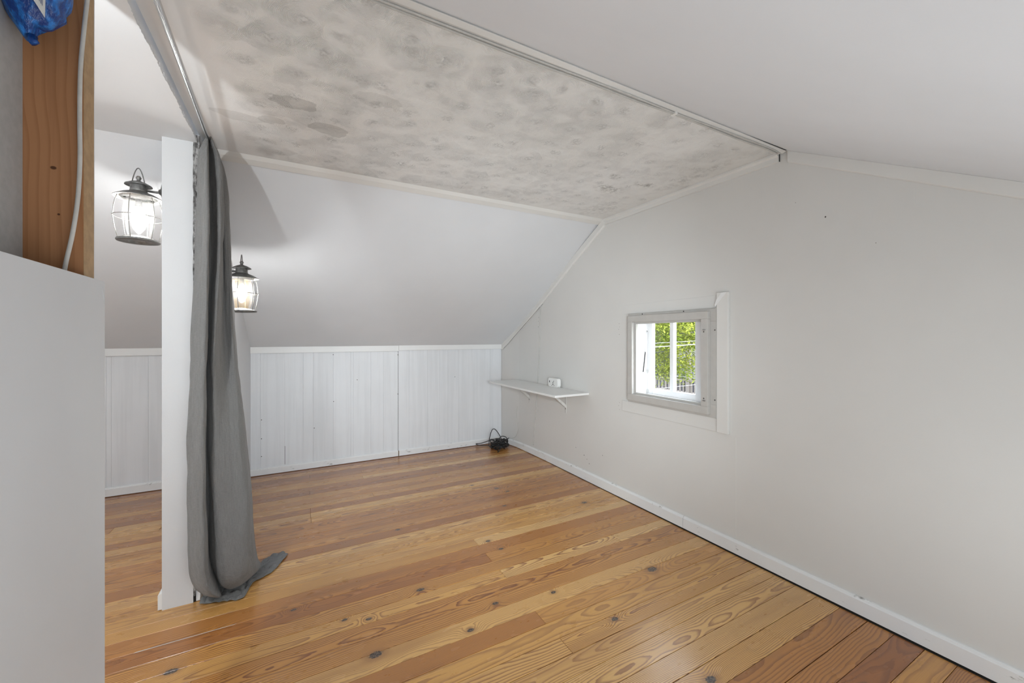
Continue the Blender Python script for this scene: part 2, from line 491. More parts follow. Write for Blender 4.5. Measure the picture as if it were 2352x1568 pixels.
# ------------------------------------------------------------------ mesh helpers
class MB:
    def __init__(self):
        self.v, self.f, self.s = [], [], []

    def add(self, verts, faces, smooth=False):
        o = len(self.v)
        self.v += [tuple(p) for p in verts]
        self.f += [tuple(i + o for i in q) for q in faces]
        self.s += [smooth] * len(faces)
        return self

    def box(self, x0, x1, y0, y1, z0, z1):
        return self.add([(x0, y0, z0), (x1, y0, z0), (x1, y1, z0), (x0, y1, z0), (x0, y0, z1), (x1, y0, z1), (x1, y1, z1), (x0, y1, z1)],
                        [(0, 3, 2, 1), (4, 5, 6, 7), (0, 1, 5, 4), (1, 2, 6, 5), (2, 3, 7, 6), (3, 0, 4, 7)])

    def prism_x(self, poly, x0, x1):
        """polygon in (y, z), counter-clockwise seen from +x, extruded along x"""
        n = len(poly)
        vs_ = [(x0, y, z) for y, z in poly] + [(x1, y, z) for y, z in poly]
        fs = [tuple(range(n - 1, -1, -1)), tuple(range(n, 2 * n))]
        fs += [(i, (i + 1) % n, n + (i + 1) % n, n + i) for i in range(n)]
        return self.add(vs_, fs)

    def prism_y(self, poly, y0, y1):
        n = len(poly)
        vs_ = [(x, y0, z) for x, z in poly] + [(x, y1, z) for x, z in poly]
        fs = [tuple(range(n)), tuple(range(2 * n - 1, n - 1, -1))]
        fs += [(i, n + i, n + (i + 1) % n, (i + 1) % n) for i in range(n)]
        return self.add(vs_, fs)

    def prism_z(self, poly, z0, z1):
        n = len(poly)
        vs_ = [(x, y, z0) for x, y in poly] + [(x, y, z1) for x, y in poly]
        fs = [tuple(range(n - 1, -1, -1)), tuple(range(n, 2 * n))]
        fs += [(i, (i + 1) % n, n + (i + 1) % n, n + i) for i in range(n)]
        return self.add(vs_, fs)

    def tube(self, pts, r, n=8, closed=False, caps=True):
        pts = [Vector(p) for p in pts]
        m = len(pts)
        rings = []
        up = Vector((0, 0, 1))
        prev = None
        for i, p in enumerate(pts):
            if closed:
                t = pts[(i + 1) % m] - pts[i - 1]
            else:
                t = pts[min(i + 1, m - 1)] - pts[max(i - 1, 0)]
            t.normalize()
            if prev is None:
                a = t.cross(up)
                if a.length < 1e-3:
                    a = t.cross(Vector((1, 0, 0)))
            else:
                a = prev - t * prev.dot(t)
                if a.length < 1e-5:
                    a = t.cross(up)
            a.normalize()
            prev = a
            b = t.cross(a)
            rr = r[i] if isinstance(r, (list, tuple)) else r
            rings.append([p + (a * math.cos(2 * math.pi * j / n) + b * math.sin(2 * math.pi * j / n)) * rr for j in range(n)])
        vv = [q for rg in rings for q in rg]
        ff = []
        for i in range(m if closed else m - 1):
            i2 = (i + 1) % m
            for j in range(n):
                ff.append((i * n + j, i * n + (j + 1) % n, i2 * n + (j + 1) % n, i2 * n + j))
        self.add(vv, ff, True)
        if caps and not closed:
            o = len(self.v) - len(vv)
            self.f.append(tuple(o + j for j in range(n - 1, -1, -1))); self.s.append(False)
            self.f.append(tuple(o + (m - 1) * n + j for j in range(n))); self.s.append(False)
        return self

    def lathe(self, prof, c, n=32, axis='z', smooth=True):
        """profile of (radius, height) turned about an axis through c"""
        vv, ff = [], []
        for r, h in prof:
            for j in range(n):
                a = 2 * math.pi * j / n
                u, w = r * math.cos(a), r * math.sin(a)
                if axis == 'z':
                    vv.append((c[0] + u, c[1] + w, c[2] + h))
                elif axis == 'x':
                    vv.append((c[0] + h, c[1] + u, c[2] + w))
                else:
                    vv.append((c[0] + w, c[1] + h, c[2] + u))
        for i in range(len(prof) - 1):
            for j in range(n):
                ff.append((i * n + j, i * n + (j + 1) % n, (i + 1) * n + (j + 1) % n, (i + 1) * n + j))
        return self.add(vv, ff, smooth)

    def build(self, name, mat, parent=None, bevel=0.0, solid=0.0, subsurf=0):
        me = bpy.data.meshes.new(name)
        me.from_pydata(self.v, [], self.f)
        me.polygons.foreach_set('use_smooth', self.s)
        me.update()
        me.materials.append(mat)
        o = bpy.data.objects.new(name, me)
        COL.objects.link(o)
        if parent is not None:
            o.parent = parent
            if parent.location.length > 0:
                o.matrix_parent_inverse.identity()
        if solid:
            md = o.modifiers.new('solid', 'SOLIDIFY'); md.thickness = solid; md.offset = 0
        if bevel:
            md = o.modifiers.new('bevel', 'BEVEL'); md.width = bevel; md.segments = 2; md.limit_method = 'ANGLE'
        if subsurf:
            md = o.modifiers.new('sub', 'SUBSURF'); md.levels = subsurf; md.render_levels = subsurf
        return o


def empty(name, loc=(0, 0, 0)):
    o = bpy.data.objects.new(name, None)
    o.empty_display_size = 0.1
    o.location = loc
    COL.objects.link(o)
    return o


def struct(o, label=None):
    o['kind'] = 'structure'
    if label:
        o['label'] = label
    return o


def thing(o, label, cat, group=None):
    o['label'] = label
    o['category'] = cat
    if group:
        o['group'] = group
    return o


def catmull(pts, n):
    """resample a control polyline smoothly into n points"""
    pts = [Vector(p) for p in pts]
    m = len(pts) - 1
    out = []
    for i in range(n):
        t = i / (n - 1) * m
        k_ = min(int(t), m - 1)
        u = t - k_
        p1, p2 = pts[k_], pts[k_ + 1]
        p0 = pts[k_ - 1] if k_ > 0 else p1 * 2 - p2
        p3 = pts[k_ + 2] if k_ + 2 <= m else p2 * 2 - p1
        out.append(0.5 * ((2 * p1) + (p2 - p0) * u + (2 * p0 - 5 * p1 + 4 * p2 - p3) * u * u + (3 * p1 - p0 - 3 * p2 + p3) * u ** 3))
    return out


# ------------------------------------------------------------------ dimensions
XL, XR = -2.6, 2.235          # left end wall, gable wall
YF, YB = -0.55, 4.255         # front kneewall, back kneewall
ZC = 2.211                    # flat ceiling
YC0, YC1 = 1.142, 2.555       # flat ceiling strip
ZK = 1.157                    # back kneewall height
ZF = ZC - (YC0 - YF) * 0.5526 # front kneewall height


def gx(y):
    """the gable wall bows inwards near the back corner"""
    if y <= 3.3:
        return XR
    if y <= 3.955:
        return XR - 0.016 * ((y - 3.3) / 0.655) ** 1.5
    return XR - 0.016 - 0.050 * (y - 3.955) / 0.30


def ztop(y):
    if y < YC0:
        return ZC - (YC0 - y) * 0.5526
    if y > YC1:
        return ZC - (y - YC1) * (ZC - ZK) / (4.235 - YC1)
    return ZC


# ------------------------------------------------------------------ floor
floor = struct(MB().box(XL, XR + 0.05, YF, YB + 0.03, -0.12, -0.012).build('floor', M['dark']),
               'varnished heart pine board floor running towards the gable wall')
rows = [-0.55, -0.46, -0.37, -0.28, -0.19, -0.10, -0.01, 0.08, 0.17, 0.26, 0.35, 0.44, 0.53, 0.62, 0.713, 0.802, 0.903, 0.995, 1.09,
        1.186, 1.2765, 1.366, 1.4625, 1.554, 1.65, 1.741, 1.836, 1.922, 2.0155, 2.105, 2.207, 2.2876, 2.378, 2.469, 2.56,
        2.651, 2.742, 2.832, 2.923, 3.014, 3.093, 3.18, 3.267, 3.363, 3.4526, 3.546, 3.628, 3.729, 3.802, 3.88, 3.961,
        4.066, 4.16, 4.27]
known = {2.207: [.97], 2.0155: [.967], 1.836: [.967, 1.76], 1.4625: [.963], 1.2765: [.967], 3.546: [.107], 3.18: [.102],
         3.093: [.099], 3.961: [.12], 3.729: [.535], 3.267: [.546], 3.88: [.546], 3.4526: [-1.036], 3.212: [1.73], 3.014: [.10]}
tones = {4.16: .08, 4.066: .5, 3.961: .12, 3.88: .25, 3.546: .15, 3.18: .2, 2.56: .25, 2.0155: .15, 1.922: .55, 1.836: .75, 1.741: .45,
         1.4625: .3, 2.2876: .75, 2.207: .7, 2.105: .3, 2.469: .85, 2.378: .7, 1.65: .5, 1.554: .85, 0.62: .05, 0.53: .35, 0.713: .3, 1.186: .85,
         1.09: .9, 0.995: .8, 0.903: .8}
prng = random.Random(11)
flare = {1.2765: .0030, 0.995: .0028, 0.802: .0030, 1.366: .0022, 2.105: .0016, 0.713: .0016}
for i in range(len(rows) - 1):
    y0, y1 = rows[i], rows[i + 1]
    cuts = list(known.get(y0, []))
    joists = [-2.07, -1.64, -1.20, -0.77]
    if prng.random() < 0.7:
        cuts.append(prng.choice(joists))
    if not known.get(y0) and prng.random() < 0.28:
        cuts.append(prng.choice([1.40, 1.76, 0.54]) if y0 < 1.0 else -0.33)
    xs = [XL] + sorted(cuts) + [XR + 0.03]
    g0 = flare.get(y0, 0.0018)
    g1 = flare.get(y1, 0.0018)
    for a, b in zip(xs[:-1], xs[1:]):
        z = prng.uniform(-0.0004, 0.0004)
        o = MB().box(a + 0.0006, b - 0.0006, y0 + g0 / 2, y1 - g1 / 2, -0.012, z).build('plank', M['floor'], floor)
        md = o.modifiers.new('bevel', 'BEVEL')
        md.width = 0.0008
        md.segments = 1
        t = tones.get(y0, None)
        t = prng.uniform(0.25, 0.85) if t is None else t
        if len(xs) > 2 and a > 0.5:
            t = min(1, t + prng.uniform(0.1, 0.35))
        # second and third colour channels: distance and side of the log heart
        yc = (y0 + y1) / 2
        heart = yc + prng.choice([-1, 1]) * prng.choice([0.0, 0.01, 0.02, 0.05, 0.08])
        o.color = (t, prng.uniform(0.15, 1.0), heart / 6.0, 1)
# white filler run into one open joint
MB().add([(-0.56, 2.1015, 0.0008), (-0.23, 2.1035, 0.0008), (-0.22, 2.1065, 0.0008), (-0.55, 2.1060, 0.0008)], [(0, 1, 2, 3)]).build('joint_filler', M['cablewhite'], floor)

# ------------------------------------------------------------------ gable wall (right)
def column(mb, y0, y1, zlo, zhi, n=1):
    """full thickness strip of gable wall between two heights (numbers or ztop)"""
    ys = [y0 + (y1 - y0) * i / n for i in range(n + 1)]
    for a, b in zip(ys[:-1], ys[1:]):
        za0, zb0 = (zlo(a), zlo(b)) if callable(zlo) else (zlo, zlo)
        za1, zb1 = (zhi(a), zhi(b)) if callable(zhi) else (zhi, zhi)
        xo = XR + 0.125
        mb.add([(gx(a), a, za0), (gx(b), b, zb0), (gx(b), b, zb1), (gx(a), a, za1), (xo, a, za0), (xo, b, zb0), (xo, b, zb1), (xo, a, za1)],
               [(0, 3, 2, 1), (4, 5, 6, 7), (3, 7, 6, 2), (0, 1, 5, 4), (0, 4, 7, 3), (1, 2, 6, 5)])


W0, W1, WZ0, WZ1 = 1.597, 2.185, 0.815, 1.372      # rough window opening
mb = MB()
column(mb, YF - 0.03, YC0, -0.02, ztop)
column(mb, YC0, W0, -0.02, ztop)
column(mb, W0, W1, -0.02, WZ0)
column(mb, W0, W1, WZ1, ztop)
column(mb, W1, YC1, -0.02, ztop)
column(mb, YC1, 3.3, -0.02, ztop)
column(mb, 3.3, YB + 0.04, -0.02, ztop, 8)
wall_right = struct(mb.build('wall_right', M['gable']), 'off white gable wall with one small window')
# joint between two wall sheets below the window and a shorter one near the right
MB().box(XR - 0.0012, XR, 1.4124, 1.4150, 0.083, 0.668).build('sheet_joint', M['warmtrim'], wall_right)
MB().box(XR - 0.0012, XR, 0.655, 0.6575, 1.79, 1.86).build('sheet_joint', M['warmtrim'], wall_right)
mb = MB()
hr = random.Random(3)
for y, z, r in [(0.9696, 1.8235, .0034), (2.357, 1.352, .0022), (2.352, 1.327, .0018), (2.361, 1.307, .0020), (2.356, 1.268, .0024), (2.352, .735, .0020),
                (2.360, .71, .0020), (2.3535, .68, .0018), (3.529, 1.451, .003), (3.535, 1.411, .003), (3.5345, 1.353, .0035), (2.905, .25, .003), (2.79, .21, .004),
                (2.75, .185, .003), (2.72, .155, .0035), (2.55, .27, .003), (.78, 1.66, .0015), (1.10, 1.93, .0015)]:
    x = gx(y) - 0.0006
    mb.add([(x, y + r * math.cos(a), z + r * math.sin(a) * 1.2) for a in [i * math.pi / 4 for i in range(8)]], [tuple(range(7, -1, -1))])
nh = mb.build('nail_hole', M['nail'], wall_right); nh['kind'] = 'stuff'

# ------------------------------------------------------------------ back kneewall and its boards
wall_back = struct(MB().box(XL - 0.1, XR + 0.05, YB + 0.006, YB + 0.12, -0.02, ZK + 0.03).build('wall_back', M['knee']),
                   'white painted kneewall of vertical grooved boards under the roof slope')
gro = [-0.2703, -0.0794, 0.0703, 0.1584, 0.33, 0.4911, 0.5153, 0.6807, 0.8047, 0.9548, 1.0667, 1.2664, 1.4032, 1.4985, 1.6268, 1.8479, 2.0171]
left_gro = [-2.4, -2.2, -2.05, -1.85, -1.65, -1.5, -1.2914, -1.2614, -1.0409, -0.9484, -0.75]
pr = random.Random(5)
edges = [XL] + left_gro + [-0.56]
for a, b in zip(edges[:-1], edges[1:]):
    MB().box(a + 0.0002, b - 0.0002, YB, YB + 0.0065, 0.01, ZK).build('board', M['knee'], wall_back, bevel=0.0013)
edges = [-0.47] + gro + [2.162]
for a, b in zip(edges[:-1], edges[1:]):
    g0 = 0.0016 if abs(a - 0.9548) < 1e-3 else 0.0002
    g1 = 0.0016 if abs(b - 0.9548) < 1e-3 else 0.0002
    dy = pr.uniform(0, 0.0006) + (0.0025 if a > 0.95 else 0)
    MB().box(a + g0, b - g1, YB - dy, YB + 0.0065, 0.01, ZK).build('board', M['knee'], wall_back, bevel=0.0013)
mb = MB()
mb.box(0.9532, 0.9564, YB + 0.001, YB + 0.0058, 0.05, 1.10)
mb.box(-0.0800, -0.0770, YB - 0.0009, YB + 0.004, 0.07, 0.24)
mb.build('open_joint', M['nail'], wall_back)
mb = MB()
for x, z in [(0.330, 1.075), (0.334, .62), (0.9505, 1.06), (0.9508, .65), (0.165, .38), (-0.262, .50), (-0.262, .33), (-0.262, .17), (1.58, .80), (0.55, .82)]:
    r = 0.0042
    y = YB - 0.0034
    mb.add([(x + r * math.cos(a), y, z + r * math.sin(a)) for a in [i * math.pi / 4 for i in range(8)]], [tuple(range(8))])
nh = mb.build('nail_hole', M['nail'], wall_back); nh['kind'] = 'stuff'

# rail along the top of the kneewall
t1 = struct(empty('trim_1'), 'flat white rail along the top of the kneewall')
MB().box(-0.40, 0.9545, 4.234, YB, 1.100, 1.157).build('rail_board', M['trim'], t1, bevel=0.002)
MB().box(0.9560, 2.160, 4.2325, YB, 1.107, 1.1605).build('rail_board', M['trim'], t1, bevel=0.002)
MB().box(XL, -0.53, 4.234, YB, 1.098, 1.157).build('rail_board', M['trim'], t1, bevel=0.002)
MB().box(-0.30, 0.32, 4.236, 4.25, 1.1572, 1.1608).build('shadow_gap', M['nail'], t1)

# baseboards
def base_profile(t, h):
    return [(0, 0.005), (t, 0.005), (t, h * 0.86), (t * 0.75, h * 0.90), (t * 0.62, h * 0.97), (t * 0.4, h), (0, h)]


def baseboard_x(mb, x0, x1, y, h, t=0.016):
    pf = base_profile(t, h)
    n = len(pf)
    vv = [(x0, y - a, z) for a, z in pf] + [(x1, y - a, z) for a, z in pf]
    mb.add(vv, [tuple(range(n)), tuple(range(2 * n - 1, n - 1, -1))] + [(i, n + i, n + (i + 1) % n, (i + 1) % n) for i in range(n)])


bb = struct(empty('baseboard_back'), 'white scuffed baseboard along the kneewall')
for x0, x1, h in [(-0.46, 0.951, .064), (0.960, 2.19, .066), (XL, -0.532, .072)]:
    mb = MB(); baseboard_x(mb, x0, x1, YB, h); mb.build('baseboard_length', M['base'], bb)
MB().box(0.951, 0.960, YB - 0.010, YB, 0.0, 0.058).build('bare_gap', M['browngap'], bb)

bb = struct(empty('baseboard_right'), 'white baseboard with a beaded top along the gable wall')
def baseboard_y(mb, ys, t=0.017):
    vv, ff = [], []
    for y in ys:
        h = 0.083 if y < 3.0 else 0.083 - 0.018 * (y - 3.0) / 1.2
        for a, z in base_profile(t, h):
            vv.append((gx(y) - a, y, z + (0.003 if a > 0 and z < 0.01 and y < 2 else 0)))
    n = 7
    for i in range(len(ys) - 1):
        for j in range(n):
            ff.append((i * n + j, i * n + (j + 1) % n, (i + 1) * n + (j + 1) % n, (i + 1) * n + j))
    ff.append(tuple(range(n - 1, -1, -1)))
    ff.append(tuple((len(ys) - 1) * n + j for j in range(n)))
    mb.add(vv, ff)
mb = MB(); baseboard_y(mb, [YF, 0.5, 1.0, 1.757]); mb.build('baseboard_length', M['base'], bb)
mb = MB(); baseboard_y(mb, [1.7595, 2.5, 3.0, 3.3, 3.5, 3.7, 3.955, 4.243]); mb.build('baseboard_length', M['base'], bb)
MB().add([(XR - 0.0235, YF, .0006), (XR - 0.004, YF, .0006), (XR - 0.004, 3.3, .0006), (XR - 0.0182, 3.3, .0006), (XR - 0.0190, 1.9, .0006), (XR - 0.0225, .9, .0006)],
         [(0, 1, 2, 3, 4, 5)]).build('dust_line', M['dark'], bb)

# ------------------------------------------------------------------ roof slopes, ceiling
def slope_slab(mb, x0, x1, y0, z0, y1, z1, th=0.10):
    mb.add([(x0, y0, z0), (x1, y0, z0), (x1, y1, z1), (x0, y1, z1), (x0, y0, z0 + th), (x1, y0, z0 + th), (x1, y1, z1 + th), (x0, y1, z1 + th)],
           [(0, 3, 2, 1), (4, 5, 6, 7), (0, 1, 5, 4), (1, 2, 6, 5), (2, 3, 7, 6), (3, 0, 4, 7)])


mb = MB(); slope_slab(mb, -0.41, XR + 0.12, YC1, ZC, YB + 0.10, ZC - (YB + 0.10 - YC1) * (ZC - ZK) / (4.235 - YC1))
slope_back = struct(mb.build('wall_back_slope', M['slope']), 'light grey painted roof slope above the kneewall')
mb = MB(); slope_slab(mb, XL - 0.1, -0.52, 2.43, 2.165, YB + 0.10, 1.157 - 0.12 * 0.556)
mb.build('smooth_panel', M['slope'], slope_back)
# two faint plasterboard seams, taped and painted over, on the slope
def on_slope(x, y, lift=0.0015):
    return (x, y, ztop(y) - lift)
mb = MB()
for xa, xb in ((0.40, 0.43), (1.52, 1.545)):
    mb.add([on_slope(xa, YC1 + .05), on_slope(xb, YC1 + .05), on_slope(xb, 4.22), on_slope(xa, 4.22)], [(0, 3, 2, 1)])
mb.build('tape_seam', M['slope'], slope_back)
mb = MB(); slope_slab(mb, XL - 0.1, XR + 0.12, YF - 0.1, ZC - (YC0 - YF + 0.1) * 0.5526, YC0, ZC)
struct(mb.build('wall_front_slope', M['frontslope']), 'light grey painted roof slope overhead on the right')

ceiling = struct(MB().box(-0.3999, XR + 0.12, YC0, YC1, ZC, ZC + 0.10).build('ceiling', M['swirl']), 'off white flat ceiling strip of swirled plaster')
# lower smooth ceiling left of the opening, its cut edge left ragged
er = random.Random(9)
edge = []
yy = 1.0
while yy < 2.44:
    edge.append((-0.4025 + er.uniform(-0.0018, 0.0016) + 0.0015 * math.sin(yy * 23), yy))
    yy += er.uniform(0.003, 0.011)
edge.append((-0.403, 2.44))
mb = MB()
low = [(XL - 0.1, 1.0)] + edge + [(XL - 0.1, 2.44)]
mb.prism_z(low, 2.165, 2.18)
mb.build('smooth_panel', M['leftceil'], ceiling)
MB().box(XL - 0.1, -0.409, 1.0, 2.62, 2.179, 2.30).build('drop_edge', M['leftceil'], ceiling)
# close the shell: front kneewall, left end wall
struct(MB().box(XL - 0.1, XR + 0.12, YF - 0.1, YF, -0.02, ZF + 0.06).build('wall_front', M['knee']), 'white kneewall behind the camera')
mb = MB()
mb.prism_x([(YF - 0.1, -0.02), (YB + 0.1, -0.02), (YB + 0.1, 1.2), (YC1, 2.25), (YC0, 2.25), (YF - 0.1, 1.3)], XL - 0.12, XL)
struct(mb.build('wall_left', M['gable']), 'plain end wall beyond the opening')

# ceiling and slope trims
def batten(name, pts_a, pts_b, mat, parent, bevel=0.0015):
    """strip from polygon a to polygon b"""
    n = len(pts_a)
    m_ = MB()
    m_.add(list(pts_a) + list(pts_b), [tuple(range(n - 1, -1, -1)), tuple(range(n, 2 * n))] + [(i, (i + 1) % n, n + (i + 1) % n, n + i) for i in range(n)])
    return m_.build(name, mat, parent, bevel)


sl = (ZC - ZK) / (4.235 - YC1)
t2 = struct(empty('trim_2'), 'white strip where the flat ceiling meets the back slope')
prof = [(2.520, ZC), (2.545, ZC - 0.016), (2.585, ZC - 0.032), (2.592, ZC - 0.0232), (2.560, ZC + 0.002)]
batten('batten', [(-0.395, y, z) for y, z in prof], [(gx(2.5), y, z) for y, z in prof], M['warmtrim'], t2)
t3 = struct(empty('trim_3'), 'off white strip where the flat ceiling meets the front slope')
prof = [(1.190, ZC), (1.182, ZC - 0.010), (1.150, ZC - 0.017), (1.133, ZC - 0.010), (1.138, ZC)]
batten('batten', [(-1.0, y, z) for y, z in prof], [(2.214, y, z) for y, z in prof], M['warmtrim'], t3)
MB().add([(1.7, 1.1395, ZC - 0.0065), (2.21, 1.136, ZC - 0.0075), (2.21, 1.1285, ZC - 0.0085), (1.7, 1.1375, ZC - 0.0065)], [(0, 1, 2, 3)]).build('shadow_gap', M['dark'], t3)
t4 = struct(empty('trim_4'), 'off white strip along the top of the gable wall')
prof = [(0.0, ZC), (-0.022, ZC), (-0.022, ZC - 0.012), (-0.012, ZC - 0.020), (-0.012, ZC - 0.046), (0.0, ZC - 0.048)]
batten('batten', [(XR + a, 1.176, z) for a, z in prof], [(XR + a, 2.515, z) for a, z in prof], M['warmtrim'], t4)
MB().box(XR - 0.006, XR - 0.001, 1.1735, 1.1755, ZC - 0.045, ZC - 0.002).build('shadow_gap', M['dark'], t4)
t5 = struct(empty('trim_5'), 'off white strip up the left slope of the gable wall')
ys = [2.515, 3.0, 3.3, 3.6, 3.955, 4.235]
mb = MB()
vv, ff = [], []
for y in ys:
    z = ztop(y)
    for a, dz in ((0.0, 0.004), (-0.018, 0.004), (-0.018, -0.050), (-0.011, -0.062), (0.0, -0.062)):
        vv.append((gx(y) + a, y, z + dz))
n = 5
for i in range(len(ys) - 1):
    for j in range(n):
        ff.append((i * n + j, i * n + (j + 1) % n, (i + 1) * n + (j + 1) % n, (i + 1) * n + j))
ff += [tuple(range(n - 1, -1, -1)), tuple((len(ys) - 1) * n + j for j in range(n))]
mb.add(vv, ff)
mb.build('batten', M['warmtrim'], t5)
mb = MB()
for ya, yb in ((2.6, 2.95), (3.45, 4.2)):
    mb.add([(gx(ya) - 0.0015, ya, ztop(ya) - 0.0605), (gx(yb) - 0.0015, yb, ztop(yb) - 0.0605), (gx(yb) - 0.0015, yb, ztop(yb) - 0.0655), (gx(ya) - 0.0015, ya, ztop(ya) - 0.0655)], [(0, 1, 2, 3)])
mb.build('shadow_gap', M['nail'], t5)
t6 = struct(empty('trim_6'), 'off white strip down the right slope of the gable wall')
prof = [(0.0, 0.0), (-0.010, 0.0), (-0.010, -0.055), (-0.004, -0.060), (0.0, -0.060)]
batten('batten', [(XR + a, YF, ztop(YF) + dz) for a, dz in prof], [(XR + a, 1.135, ztop(1.135) + dz) for a, dz in prof], M['warmtrim'], t6)

# ------------------------------------------------------------------ partition stub with the post end
part = [(2.37, 0.0), (YB + 0.02, 0.0), (YB + 0.02, ZK), (2.43, 2.168), (2.37, 2.168)]
wall_part = struct(MB().prism_x(part, -0.5325, -0.4185).build('wall_partition', M['post']), 'white narrow wall stub ending in a post beside the curtain')
skin = []
for x0f, x1f in ((0, 0), (1, 1)):
    for y, z in [(2.375, 0.002), (YB + 0.01, 0.002), (YB + 0.01, ZK + 0.01), (YC1 + .02, ZC - 0.012), (2.375, ZC - 0.006)]:
        outer = -0.395 + 0.050 * (y - 2.37) / 1.87
        skin.append((outer if x1f else outer - 0.0135, y, z))
n = 5
MB().add(skin, [tuple(range(n - 1, -1, -1)), tuple(range(n, 2 * n))] + [(i, (i + 1) % n, n + (i + 1) % n, n + i) for i in range(n)]).build('side_board', M['slope'], wall_part)
MB().box(-0.4190, -0.409, 2.377, 4.2, 0.0, 2.15).build('dark_crack', M['dark'], wall_part)
k = NT('dirty torn plaster')
co = k.coord()
nz = k.noise(k.scale(co, (60, 60, 24)), 1.0, 5, 0.7)
k.principled(k.ramp(nz, [(0.36, (0.03, 0.028, 0.025)), (0.48, (0.16, 0.155, 0.15)), (0.6, (0.42, 0.41, 0.40))]), 0.85, 0, k.bump(nz, 0.8, 0.006))
mb = MB()
cr = random.Random(4)
zs = [0.03 + i * 0.035 for i in range(63)]
vv, ff = [], []
for z in zs:          # torn, dirty hinge mortise along the arris of the post
    e = cr.uniform(-0.0016, 0.0016) + (0.0 if z > 1.2 else 0.0015)
    xr_ = -0.3945 if z > 1.45 else -0.4092
    vv += [(-0.4190 + e, 2.3690, z), (xr_ - abs(e) * .5, 2.3690, z), (xr_, 2.380, z), (-0.4190, 2.380, z)]
for i in range(len(zs) - 1):
    for j in range(4):
        ff.append((i * 4 + j, i * 4 + (j + 1) % 4, i * 4 + 4 + (j + 1) % 4, i * 4 + 4 + j))
mb.add(vv, ff)
mb.build('torn_arris', k.m, wall_part)
pb = struct(empty('baseboard_partition'), 'white baseboard end on the left foot of the post')
MB().add([(-0.5475, 2.372, 0.004), (-0.5325, 2.372, 0.004), (-0.5325, 4.24, 0.004), (-0.5475, 4.24, 0.004),
          (-0.5475, 2.372, 0.070), (-0.5325, 2.372, 0.078), (-0.5325, 4.24, 0.078), (-0.5475, 4.24, 0.070)],
         [(0, 3, 2, 1), (4, 5, 6, 7), (0, 1, 5, 4), (1, 2, 6, 5), (2, 3, 7, 6), (3, 0, 4, 7)]).build('baseboard_length', M['trim'], pb)
MB().box(-0.40, -0.392, 2.372, 4.2, 0.003, 0.09).build('baseboard_length', M['trim'], pb, bevel=0.001)

# ------------------------------------------------------------------ half wall by the camera, with bare stud above
poly = [(YF, 0.0), (1.3441, 0.0), (1.3441, 1.35), (1.3462, 1.368), (1.3458, 1.379), (1.341, 1.3855), (1.20, 1.3858), (YF, 1.3875)]
near = struct(MB().prism_x(poly, -0.425, -0.41).build('wall_near_left', M['panel'], bevel=0.0008), 'white half height wall sheet in the left foreground')
MB().box(-0.5215, -0.4262, 1.2779, 1.330, 0.0, 2.15).build('stud', M['stud'], near)
MB().box(-0.4262, -0.4250, 1.2785, 1.3296, 0.0, 2.15).build('stud_edge', M['studedge'], near)
MB().prism_x([(YF, 0.0), (1.333, 0.0), (1.333, 2.15), (1.03, 2.15), (YF, 1.27)], -0.5365, -0.5215).build('drywall_sheet', M['drywall'], near)
MB().box(-0.5365, -0.4255, 1.3302, 1.3345, 0.0, 2.15).build('jamb_sheet', M['panel'], near)
# raised torn paper line near the top corner of the sheet
MB().tube([(-0.4098, 1.331, 1.373), (-0.4098, 1.332, 1.357), (-0.4098, 1.335, 1.342), (-0.4098, 1.340, 1.330)], 0.0007, 6).build('paper_tear', M['panel'], near)

# ------------------------------------------------------------------ window
win = struct(empty('window_1'), 'small two pane window in the gable wall with grey inner frame')
JX = 2.36
# casing boards: each is a part
MB().box(XR - 0.020, XR, 1.449, 1.520, 0.680, 1.512).build('casing_board', M['warmtrim'], win, bevel=0.002)
MB().box(XR - 0.009, XR, 1.520, 2.318, 0.680, 0.760).build('casing_board', M['gable'], win, bevel=0.002)
MB().prism_x([(1.520, 1.424), (2.300, 1.424), (2.300, 1.492), (1.520, 1.500)], XR - 0.0022, XR).build('casing_board', M['gable'], win, bevel=0.001)
MB().prism_x([(1.456, 1.5115), (1.518, 1.444), (1.528, 1.430), (1.533, 1.440), (1.522, 1.470), (1.505, 1.490), (1.490, 1.510)], XR - 0.0208, XR - 0.001).build('filler_patch', M['trim'], win, bevel=0.001)


def frame_boards(name, y0, y1, z0, z1, w, x0, x1, mat, parent, bevel=0.0015):
    out = []
    out.append(MB().box(x0, x1, y0, y1, z0, z0 + w).build(name, mat, parent, bevel))
    out.append(MB().box(x0, x1, y0, y1, z1 - w, z1).build(name, mat, parent, bevel))
    out.append(MB().box(x0, x1, y0, y0 + w, z0 + w, z1 - w).build(name, mat, parent, bevel))
    out.append(MB().box(x0, x1, y1 - w, y1, z0 + w, z1 - w).build(name, mat, parent, bevel))
    return out


# grey inner screen frame: flange and raised rim
frame_boards('flange', 1.5215, 2.240, 0.762, 1.4215, 0.078, XR - 0.020, XR - 0.0005, M['alu'], win)
frame_boards('screen_frame', 1.560, 2.222, 0.780, 1.404, 0.046, XR - 0.047, XR - 0.020, M['alu'], win, 0.002)
mb = MB()
for y, z in [(1.530, 1.29), (1.530, .87), (2.233, 1.29), (2.233, .95), (1.75, 1.414), (2.10, 1.414), (1.585, 1.28), (1.585, .875)]:
    mb.lathe([(0.0001, -0.004), (0.003, -0.0035), (0.0042, 0.0)], (XR - (0.047 if abs(y - 1.585) < .01 else 0.020), y, z), 8, 'x')
sc_ = mb.build('screw', M['nail'], win); sc_['kind'] = 'stuff'
# catches on the right rim
for z in (1.292, 0.862):
    MB().box(XR - 0.0535, XR - 0.047, 1.572, 1.590, z - 0.004, z + 0.004).build('catch', M['chrome'], win, bevel=0.001)
